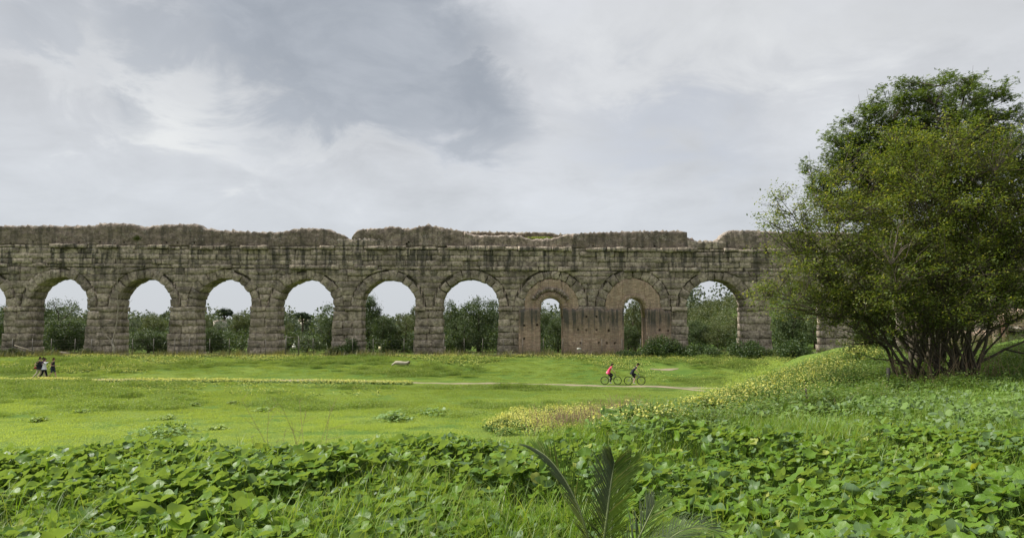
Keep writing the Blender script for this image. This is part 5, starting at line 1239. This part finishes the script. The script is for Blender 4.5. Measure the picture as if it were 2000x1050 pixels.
# ------------------------------------------------------------------ young palm in the foreground
def palm():
    by_ = 3.35; DV = 20; b = at(1172, 1240, by_); bz_ = g1(b.x, by_); root = empty('young_palm', (b.x, by_, bz_)); tag(root, 'young date palm with dark feathery fronds at the bottom of the picture', 'palm'); off = np.array(root.location)
    g = np.random.default_rng(66)
    def frond(pix, L=.30, up=None, n=46, droop=.12, sides=(1, 1), wid=.0052, ang=52):
        P = np.array([np.array(at(u, v + DV, by_ + dy)) for u, v, dy in pix]) ; t0 = np.linspace(0, 1, len(P)); tt = np.linspace(0, 1, 24)
        # smooth curve through the points
        Pc = np.stack([np.interp(tt, t0, P[:, k]) for k in range(3)], 1)
        for _ in range(6): Pc[1:-1] = (Pc[:-2] + 2 * Pc[1:-1] + Pc[2:]) / 4
        f = Tubes().add(Pc - off, np.linspace(.008, .002, 24), 6).build('frond', M['rachis'], root)
        V = []; Fc = []
        for i in range(n):
            t = .14 + .86 * i / (n - 1); p = np.array([np.interp(t, tt, Pc[:, k]) for k in range(3)]); q = np.array([np.interp(min(1, t + .03), tt, Pc[:, k]) for k in range(3)]); r_ = np.array([np.interp(max(0, t - .03), tt, Pc[:, k]) for k in range(3)]); T_ = q - r_; T_ /= np.linalg.norm(T_)
            U = np.array(up if up is not None else (0, -.45, .9)); S = np.cross(T_, U); S /= np.linalg.norm(S); U = np.cross(S, T_)
            for sg, on in zip((1, -1), sides):
                if not on: continue
                ll = .74 * L * (.35 + .9 * math.sin(math.pi * min(1, (t - .05) * .82 + .12))) * g.uniform(.85, 1.08) * on; a = R(ang * (1 - .45 * t) + g.normal(0, 4)); D = T_ * math.cos(a) + (S * sg * .93 + U * .38) * math.sin(a); D /= np.linalg.norm(D)
                N = np.cross(D, S * sg); N /= np.linalg.norm(N) + 1e-6; Wd = np.cross(D, N); o = len(V)
                for k, (s_, w_) in enumerate(((0, .5), (.3, 1), (.65, .75), (1, .05))):
                    c = p + D * ll * s_ + np.array([0, 0, -1]) * droop * ll * s_ ** 2.2
                    V += [c + Wd * wid * w_ / 2, c + N * wid * .25 * w_, c - Wd * wid * w_ / 2]
                for k in range(3): Fc += [(o + 3*k, o + 3*k + 1, o + 3*k + 4, o + 3*k + 3), (o + 3*k + 1, o + 3*k + 2, o + 3*k + 5, o + 3*k + 4)]
        l = link('leaflets', np_mesh('leaflets', np.array(V) - off, [np.array(Fc)], True), f, M['palm']); l['kind'] = 'stuff'
    frond([(1172, 1260, 0), (1165, 1100, -.05), (1140, 990, -.05), (1108, 920, .05), (1072, 872, .1), (1046, 856, .15)], .20, n=78, up=(.5, -.7, .5), ang=42)
    frond([(1176, 1260, 0), (1170, 1100, -.1), (1184, 1000, -.1), (1190, 945, -.05), (1196, 905, 0), (1200, 884, .0)], .22, n=88, up=(0, -.9, .3), ang=48, droop=.16)
    frond([(1180, 1260, 0), (1190, 1120, 0), (1194, 1010, .1), (1200, 950, .12), (1222, 905, .15), (1232, 878, .15)], .17, n=80, up=(-.3, -.9, .2), ang=40, droop=.15)
    frond([(1182, 1260, 0), (1210, 1120, -.2), (1250, 1046, -.3), (1290, 1026, -.35), (1322, 1036, -.4), (1342, 1062, -.45)], .26, n=92, up=(0, -.2, 1), ang=64, droop=.25)
    frond([(1182, 1260, 0), (1230, 1130, .1), (1275, 1060, .15), (1325, 1015, .2), (1370, 1005, .2), (1400, 1018, .2)], .20, n=80, up=(0, -.3, 1), ang=55, droop=.3)
    frond([(1170, 1260, 0), (1150, 1150, -.3), (1120, 1090, -.4), (1070, 1070, -.5), (1020, 1085, -.55)], .2, n=40, ang=55, droop=.25)
    frond([(1178, 1260, 0), (1195, 1150, -.2), (1225, 1075, -.3), (1262, 1000, -.2), (1278, 965, -.15)], .2, n=44, up=(-.2, -.8, .5), ang=45, droop=.15)
    T = Tubes().add([(0, 0, -.1), (0, 0, .12), (0, 0, .22)], [.07, .08, .04], 9); T.build('trunk', M['bark'], root)
palm()
# ------------------------------------------------------------------ people and bicycles
def skinned(name, chains, mat_, parent, sub=1):
    """chains: list of (points {key:(xyz,r)}, edges, root key); each its own skinned island in ONE mesh"""
    V = []; E = []; RR = []; roots = []
    for pts, edges, rk in chains:
        ix = {}
        for k, (p, r) in pts.items(): ix[k] = len(V); V.append(p); RR.append(r if isinstance(r, tuple) else (r, r))
        E += [(ix[a], ix[b]) for a, b in edges]; roots.append(ix[rk])
    me = bpy.data.meshes.new(name); me.from_pydata(V, E, []); o = link(name, me, parent, mat_)
    md = o.modifiers.new('skin', 'SKIN'); md.use_smooth_shade = True; md.branch_smoothing = .6
    sv = me.skin_vertices[0].data if me.skin_vertices else None
    for i, r in enumerate(RR): sv[i].radius = r; sv[i].use_root = i in roots; sv[i].use_loose = False
    s = o.modifiers.new('smooth', 'SUBSURF'); s.levels = s.render_levels = sub
    return o
def lerp(a, b, t): return tuple(a[i] + (b[i] - a[i]) * t for i in range(3))
SKIN = plain('skin', (.50, .31, .22), .55, .35, 0, .05)
def cloth(name, c): return plain(name, c, .85, .15, 0, .12, 8)
def person(label, loc, rz, J, top, bottom, hair, shoes, sleeve=.55, legs=1.0, group=None, hat=None, belly=1.0, longhair=False, female=False, extra=None):
    """J: joints in metres, x forward, y left, z up"""
    t = empty('person', loc, rz); tag(t, label, 'person', group)
    P = {k: tuple(v) for k, v in J.items()}; sh = .9 if female else 1.0
    hd = P['head']; nk = P['neck']; up = (Vector(hd) - Vector(nk)).normalized()
    crown = tuple(Vector(hd) + up * .10); jaw = tuple(Vector(hd) - up * .07 + Vector((.02, 0, 0))); nb = tuple(Vector(nk))
    pts = {'pel': (P['pelvis'], (.14 * belly, .11 * belly)), 'bel': (lerp(P['pelvis'], P['chest'], .45), (.13 * belly, .10 * belly)), 'che': (P['chest'], (.155 * sh, .105)), 'neck': (nb, .052), 'jaw': (jaw, (.062, .07)), 'head': (hd, (.075, .092)), 'crown': (crown, (.05, .06))}
    ed = [('pel', 'bel'), ('bel', 'che'), ('che', 'neck'), ('neck', 'jaw'), ('jaw', 'head'), ('head', 'crown')]
    hands = []
    for s in 'LR':
        for a, r in (('hip', .085), ('knee', .055), ('ankle', .037), ('toe', .032), ('shoulder', .05), ('elbow', .038), ('wrist', .027)):
            pts[a + s] = (P[a + s], r)
        w = Vector(P['wrist' + s]); d = (w - Vector(P['elbow' + s])).normalized(); palm_ = w + d * .07; pts['palm' + s] = (tuple(palm_), (.034, .018))
        ed += [('pel', 'hip' + s), ('hip' + s, 'knee' + s), ('knee' + s, 'ankle' + s), ('ankle' + s, 'toe' + s), ('che', 'shoulder' + s), ('shoulder' + s, 'elbow' + s), ('elbow' + s, 'wrist' + s), ('wrist' + s, 'palm' + s)]
        sd = d.cross(Vector((0, 0, 1))); sd = sd.normalized() if sd.length > .1 else Vector((0, 1, 0)); cu = sd.cross(d).normalized() * -1
        for i, (o_, L) in enumerate(((-.026, .062), (-.009, .075), (.009, .07), (.026, .055))):
            a = w + d * .06 + sd * o_; b = a + d * L * .55; c = b + (d * .6 + cu * .8).normalized() * L * .5
            hands.append(({'a': (tuple(a), .009), 'b': (tuple(b), .0085), 'c': (tuple(c), .007)}, [('a', 'b'), ('b', 'c')], 'a'))
        a = w + d * .025 + sd * -.02; hands.append(({'a': (tuple(a), .011), 'b': (tuple(a + (d * .6 - sd * .8) * .045), .009), 'c': (tuple(a + (d * .6 - sd * .8) * .045 + d * .03), .008)}, [('a', 'b'), ('b', 'c')], 'a'))
    h = Vector(hd); fw = Vector((1, 0, 0)) if 'face' not in P else Vector(P['face']).normalized(); sd = Vector((-fw.y, fw.x, 0))
    nose = ({'a': (tuple(h + fw * .075 - up * .0), .012), 'b': (tuple(h + fw * .105 - up * .025), .014)}, [('a', 'b')], 'a')
    ears = [({'a': (tuple(h + sd * .07 * q - up * .02), .014), 'b': (tuple(h + sd * .085 * q + up * .015), .016)}, [('a', 'b')], 'a') for q in (1, -1)]
    skinned('body', [(pts, ed, 'pel')] + hands + [nose] + ears, SKIN, t)
    k = 1.0
    tp = {'hem': (tuple(Vector(P['pelvis']) + Vector((0, 0, -.09))), (.17 * belly, .145 * belly)), 'pel': (lerp(P['pelvis'], P['chest'], .1), (.175 * belly, .15 * belly)), 'bel': (lerp(P['pelvis'], P['chest'], .45), (.155 * belly, .13 * belly)), 'che': (P['chest'], (.175 * sh, .13)), 'neck': (lerp(P['chest'], nb, 1.0), .08)}
    te = [('hem', 'pel'), ('pel', 'bel'), ('bel', 'che'), ('che', 'neck')]
    for s in 'LR':
        tp['shoulder' + s] = (P['shoulder' + s], .088); 
        if sleeve <= 1: tp['e' + s] = (lerp(P['shoulder' + s], P['elbow' + s], sleeve), .07); te += [('che', 'shoulder' + s), ('shoulder' + s, 'e' + s)]
        else: tp['e' + s] = (P['elbow' + s], .055); tp['w' + s] = (lerp(P['elbow' + s], P['wrist' + s], sleeve - 1), .04); te += [('che', 'shoulder' + s), ('shoulder' + s, 'e' + s), ('e' + s, 'w' + s)]
    skinned('shirt', [(tp, te, 'pel')], top, t)
    bp = {'top': (lerp(P['pelvis'], P['chest'], .3), (.15 * belly, .125 * belly)), 'pel': (P['pelvis'], (.165 * belly, .14 * belly))}; be = [('top', 'pel')]
    for s in 'LR':
        bp['hip' + s] = (P['hip' + s], .105); be.append(('pel', 'hip' + s))
        if legs <= 1: bp['k' + s] = (lerp(P['hip' + s], P['knee' + s], legs), .088); be.append(('hip' + s, 'k' + s))
        else: bp['k' + s] = (P['knee' + s], .075); bp['a' + s] = (lerp(P['knee' + s], P['ankle' + s], legs - 1), .055); be += [('hip' + s, 'k' + s), ('k' + s, 'a' + s)]
    skinned('trousers' if legs > 1 else 'shorts', [(bp, be, 'pel')], bottom, t)
    for s in 'LR': 
        a, b = P['ankle' + s], P['toe' + s]; heel = tuple(Vector(a) + (Vector(a) - Vector(b)).normalized() * .03 + Vector((0, 0, -.03)))
        skinned('shoe', [({'h': (heel, .045), 'a': (lerp(a, b, .4), (.045, .04)), 'b': (tuple(Vector(b) + (Vector(b) - Vector(a)) * .2), (.042, .03))}, [('h', 'a'), ('a', 'b')], 'a')], shoes, t)
    back = -fw
    hp_ = {'a': (tuple(h + back * .03 + up * .05), (.085, .09)), 'b': (tuple(h + back * .045 - up * .03), (.075, .07)), 'c': (tuple(h + up * .09), (.06, .065))}; he = [('a', 'b'), ('a', 'c')]
    if longhair: hp_['d'] = (tuple(h + back * .07 - up * .12), .05); he.append(('b', 'd'))
    skinned('hair', [(hp_, he, 'a')], hair, t)
    if hat: skinned('cap', [({'a': (tuple(h + up * .085), (.09, .1)), 'b': (tuple(h + up * .11), (.07, .08)), 'c': (tuple(h + fw * .13 + up * .05), (.05, .012))}, [('a', 'b'), ('a', 'c')], 'a')], hat, t)
    if extra: extra(t, P)
    return t
def walkJ(h=1.75, stride=.3, armL=None, armR=None, lean=.03, bend=.0):
    k = h / 1.75; J = dict(pelvis=(0, 0, .94), chest=(lean, 0, 1.31), neck=(lean * 1.4, 0, 1.48), head=(lean * 1.4 + .02, 0, 1.63),
        hipL=(0, .09, .88), hipR=(0, -.09, .88), kneeL=(stride * .55, .10, .50), kneeR=(-stride * .18, -.10, .48), ankleL=(stride * .9, .10, .09), ankleR=(-stride * 1.15, -.10, .15), toeL=(stride * .9 + .15, .11, .05), toeR=(-stride * 1.15 + .12, -.11, .05),
        shoulderL=(lean * 1.2, .18, 1.42), shoulderR=(lean * 1.2, -.18, 1.42))
    J['elbowL'], J['wristL'] = armL or ((-.12, .24, 1.15), (-.06, .24, .92)); J['elbowR'], J['wristR'] = armR or ((.10, -.24, 1.15), (.22, -.22, .93))
    return {a: tuple(q * k for q in p) for a, p in J.items()}
def ground_person(u, v, y):
    x = float(at(u, v, y).x); return (x, y, g1(x, y) + .03)
dark = cloth('near_black_cotton', (.022, .024, .035)); navy = cloth('navy_cotton', (.03, .035, .085)); white = cloth('white_cotton', (.74, .74, .80)); khaki = cloth('pale_khaki_cotton', (.42, .37, .28)); black = cloth('black_leggings', (.012, .012, .016)); denim = cloth('dark_blue_shorts', (.035, .045, .07)); shoe = cloth('grey_brown_shoes', (.12, .09, .08)); wshoe = cloth('white_shoes', (.75, .74, .70)); hairb = cloth('dark_brown_hair', (.022, .014, .010)); hairr = cloth('reddish_brown_hair', (.07, .03, .018)); pink = cloth('hot_pink_top', (.72, .07, .16)); rose = cloth('light_pink_shirt', (.80, .30, .36)); red = cloth('dark_red_bag', (.20, .03, .03))
GW = 'walkers on the meadow path'
def bag(t, P):
    Tubes().add([(-.16, -.2, 1.0), (-.18, -.2, .85)], [.09, .1], 8).build('bag', red, t)
person('walking man in dark T-shirt and pale khaki trousers, leftmost of the walkers', ground_person(75, 740, 61.9), 0, walkJ(1.78, .36, ((-.02, .25, 1.17), (.16, .22, .95)), ((-.20, -.24, 1.17), (-.12, -.22, .92))), dark, khaki, hairb, shoe, .6, 1.9, GW, belly=1.15, extra=bag)
person('walker in navy shirt, mostly behind the man in khaki trousers', ground_person(81.5, 739, 62.5), 0, walkJ(1.74, .30), navy, khaki, hairb, shoe, .6, 1.9, GW)
person('woman in white top and black trousers pointing ahead with one arm', ground_person(85, 739, 62.0), 0, walkJ(1.66, .28, ((-.06, .22, 1.17), (.06, .22, .95)), ((.27, -.22, 1.36), (.50, -.2, 1.47)), .03), white, black, hairb, shoe, 1.85, 1.95, GW, longhair=True, female=True)
person('walker in dark T-shirt and knee-length navy shorts, ahead of the others', ground_person(102, 740, 62.0), 0, walkJ(1.66, .30, ((-.10, .22, 1.15), (.13, .20, 1.10)), ((-.10, -.23, 1.14), (.19, -.18, 1.13)), .02), dark, denim, hairr, shoe, .5, .98, GW, female=True)

tyre_m = plain('black_rubber', (.015, .015, .015), .8, .2); rim_m = plain('dark_alloy_rim', (.10, .10, .10), .4, .5, .6); spoke_m = plain('steel_spokes', (.35, .35, .35), .4, .5, .8)
def torus(R0, r, c, n=36, m=6, ax='y'):
    V = []; Qs = []
    for i in range(n):
        a = 2 * math.pi * i / n
        for j in range(m):
            b = 2 * math.pi * j / m; q = R0 + r * math.cos(b); V.append((c[0] + q * math.cos(a), c[1] + r * math.sin(b), c[2] + q * math.sin(a)))
            Qs.append((i * m + j, i * m + (j + 1) % m, ((i + 1) % n) * m + (j + 1) % m, ((i + 1) % n) * m + j))
    return V, Qs
def bicycle(label, loc, rz, frame_m, wheel=.345, basket=False):
    t = empty('bicycle', loc, rz); tag(t, label, 'bicycle', 'bicycles ridden along the path')
    rh, fh = (-.50, 0, wheel), (.56, 0, wheel)
    for h in (rh, fh):
        w = empty('wheel', h); w.parent = t
        T = Tubes(); T.raw(*torus(wheel - .02, .022, (0, 0, 0))); T.build('tyre', tyre_m, w)
        T = Tubes(); T.raw(*torus(wheel - .05, .011, (0, 0, 0), 36, 4)); T.add([(0, -.05, 0), (0, .05, 0)], .022, 8); T.build('rim', rim_m, w)
        T = Tubes()
        for i in range(16): a = 2 * math.pi * i / 16; T.add([(0, .02 * (-1) ** i, 0), (math.cos(a) * (wheel - .05), 0, math.sin(a) * (wheel - .05))], .0022, 3, False)
        T.build('spokes', spoke_m, w)
    bb, st, ht, hb = (-.06, 0, .29), (-.20, 0, .78), (.36, 0, .86), (.40, 0, .70)
    T = Tubes()
    for a, b, r in ((bb, st, .018), (bb, hb, .022), ((-.185, 0, .72), ht, .018), (ht, hb, .022)): T.add([a, b], r, 7)
    for s in (-.05, .05): T.add([bb, (rh[0], s, rh[2])], .011, 5); T.add([(-.185, 0, .72), (rh[0], s, rh[2])], .009, 5)
    T.build('frame', frame_m, t)
    T = Tubes()
    for s in (-.05, .05): T.add([(hb[0], s * .6, hb[2]), (.46, s, .55), (fh[0], s, fh[2])], .013, 5)
    T.build('fork', frame_m, t)
    T = Tubes().add([ht, (.34, 0, .98)], .014, 6).add([(.34, 0, .98), (.40, 0, 1.0)], .014, 6).add([(.36, -.30, 1.01), (.40, -.12, 1.0), (.40, .12, 1.0), (.36, .30, 1.01)], .012, 6); T.build('handlebar', tyre_m, t)
    T = Tubes().add([st, (-.23, 0, .92)], .013, 6); T.build('seat_post', spoke_m, t)
    T = Tubes().add([(-.36, 0, .945), (-.26, 0, .95), (-.14, 0, .945), (-.07, 0, .94)], [.07, .075, .035, .02], 8); T.build('saddle', tyre_m, t)
    T = Tubes().raw(*torus(.09, .008, (bb[0], -.055, bb[2]), 20, 4)); T.add([(bb[0], -.07, bb[2]), (bb[0] + .02, -.09, bb[2] - .165)], .010, 5).add([(bb[0], .07, bb[2]), (bb[0] - .02, .09, bb[2] + .165)], .010, 5); T.build('crank', spoke_m, t)
    Tubes().box(bb[0] - .03, bb[0] + .07, -.17, -.09, bb[2] - .18, bb[2] - .155).build('pedal', tyre_m, t, False); Tubes().box(bb[0] - .07, bb[0] + .03, .09, .17, bb[2] + .155, bb[2] + .18).build('pedal', tyre_m, t, False)
    return t
def rideJ(k=1.0, lean=.30):
    # right foot (towards the camera) down, left foot up
    J = dict(pelvis=(-.22, 0, 1.02), chest=(-.22 + lean * .85, 0, 1.36), neck=(-.22 + lean * 1.2, 0, 1.50), head=(-.22 + lean * 1.2 + .07, 0, 1.64), hipL=(-.19, .09, .97), hipR=(-.19, -.09, .96),
             kneeL=(.20, .11, .80), kneeR=(.05, -.10, .58), ankleL=(-.08, .13, .52), ankleR=(-.08, -.13, .18), toeL=(.06, .13, .47), toeR=(.06, -.13, .13),
             shoulderL=(-.22 + lean * .98, .18, 1.44), shoulderR=(-.22 + lean * .98, -.18, 1.44), elbowL=(.17, .25, 1.22), elbowR=(.17, -.25, 1.22), wristL=(.32, .27, 1.06), wristR=(.32, -.27, 1.06))
    return J
YC = 62.6
p1 = ground_person(1193, 751, YC); p2 = ground_person(1239, 752.5, YC - .3)
g_m = plain('grey_green_frame_paint', (.10, .13, .12), .4, .5, .2); k_m = plain('silver_grey_frame_paint', (.25, .27, .28), .4, .5, .3)
bicycle('dark bicycle ridden by the woman in pink', p1, R(-4), g_m); bicycle('greyish bicycle ridden by the man in black', p2, R(-5), k_m, .355)
GC = 'cyclists on the meadow path'
def waist(t, P):
    skinned('tied_shirt', [({'a': ((-.20, 0, 1.06), (.17, .15)), 'b': ((-.30, 0, .98), (.14, .12)), 'c': ((-.36, 0, .90), (.10, .06))}, [('a', 'b'), ('b', 'c')], 'a')], rose, t)
person('woman cyclist in pink top with a pink shirt tied round her waist and black leggings', p1, R(-4), rideJ(1, .24), pink, black, hairb, wshoe, .3, 1.95, GC, longhair=True, female=True, extra=waist)
person('man cyclist in black T-shirt, black shorts and dark cap with white shoes', p2, R(-5), rideJ(1, .36), dark, black, hairb, wshoe, .6, 1.0, GC, hat=black)
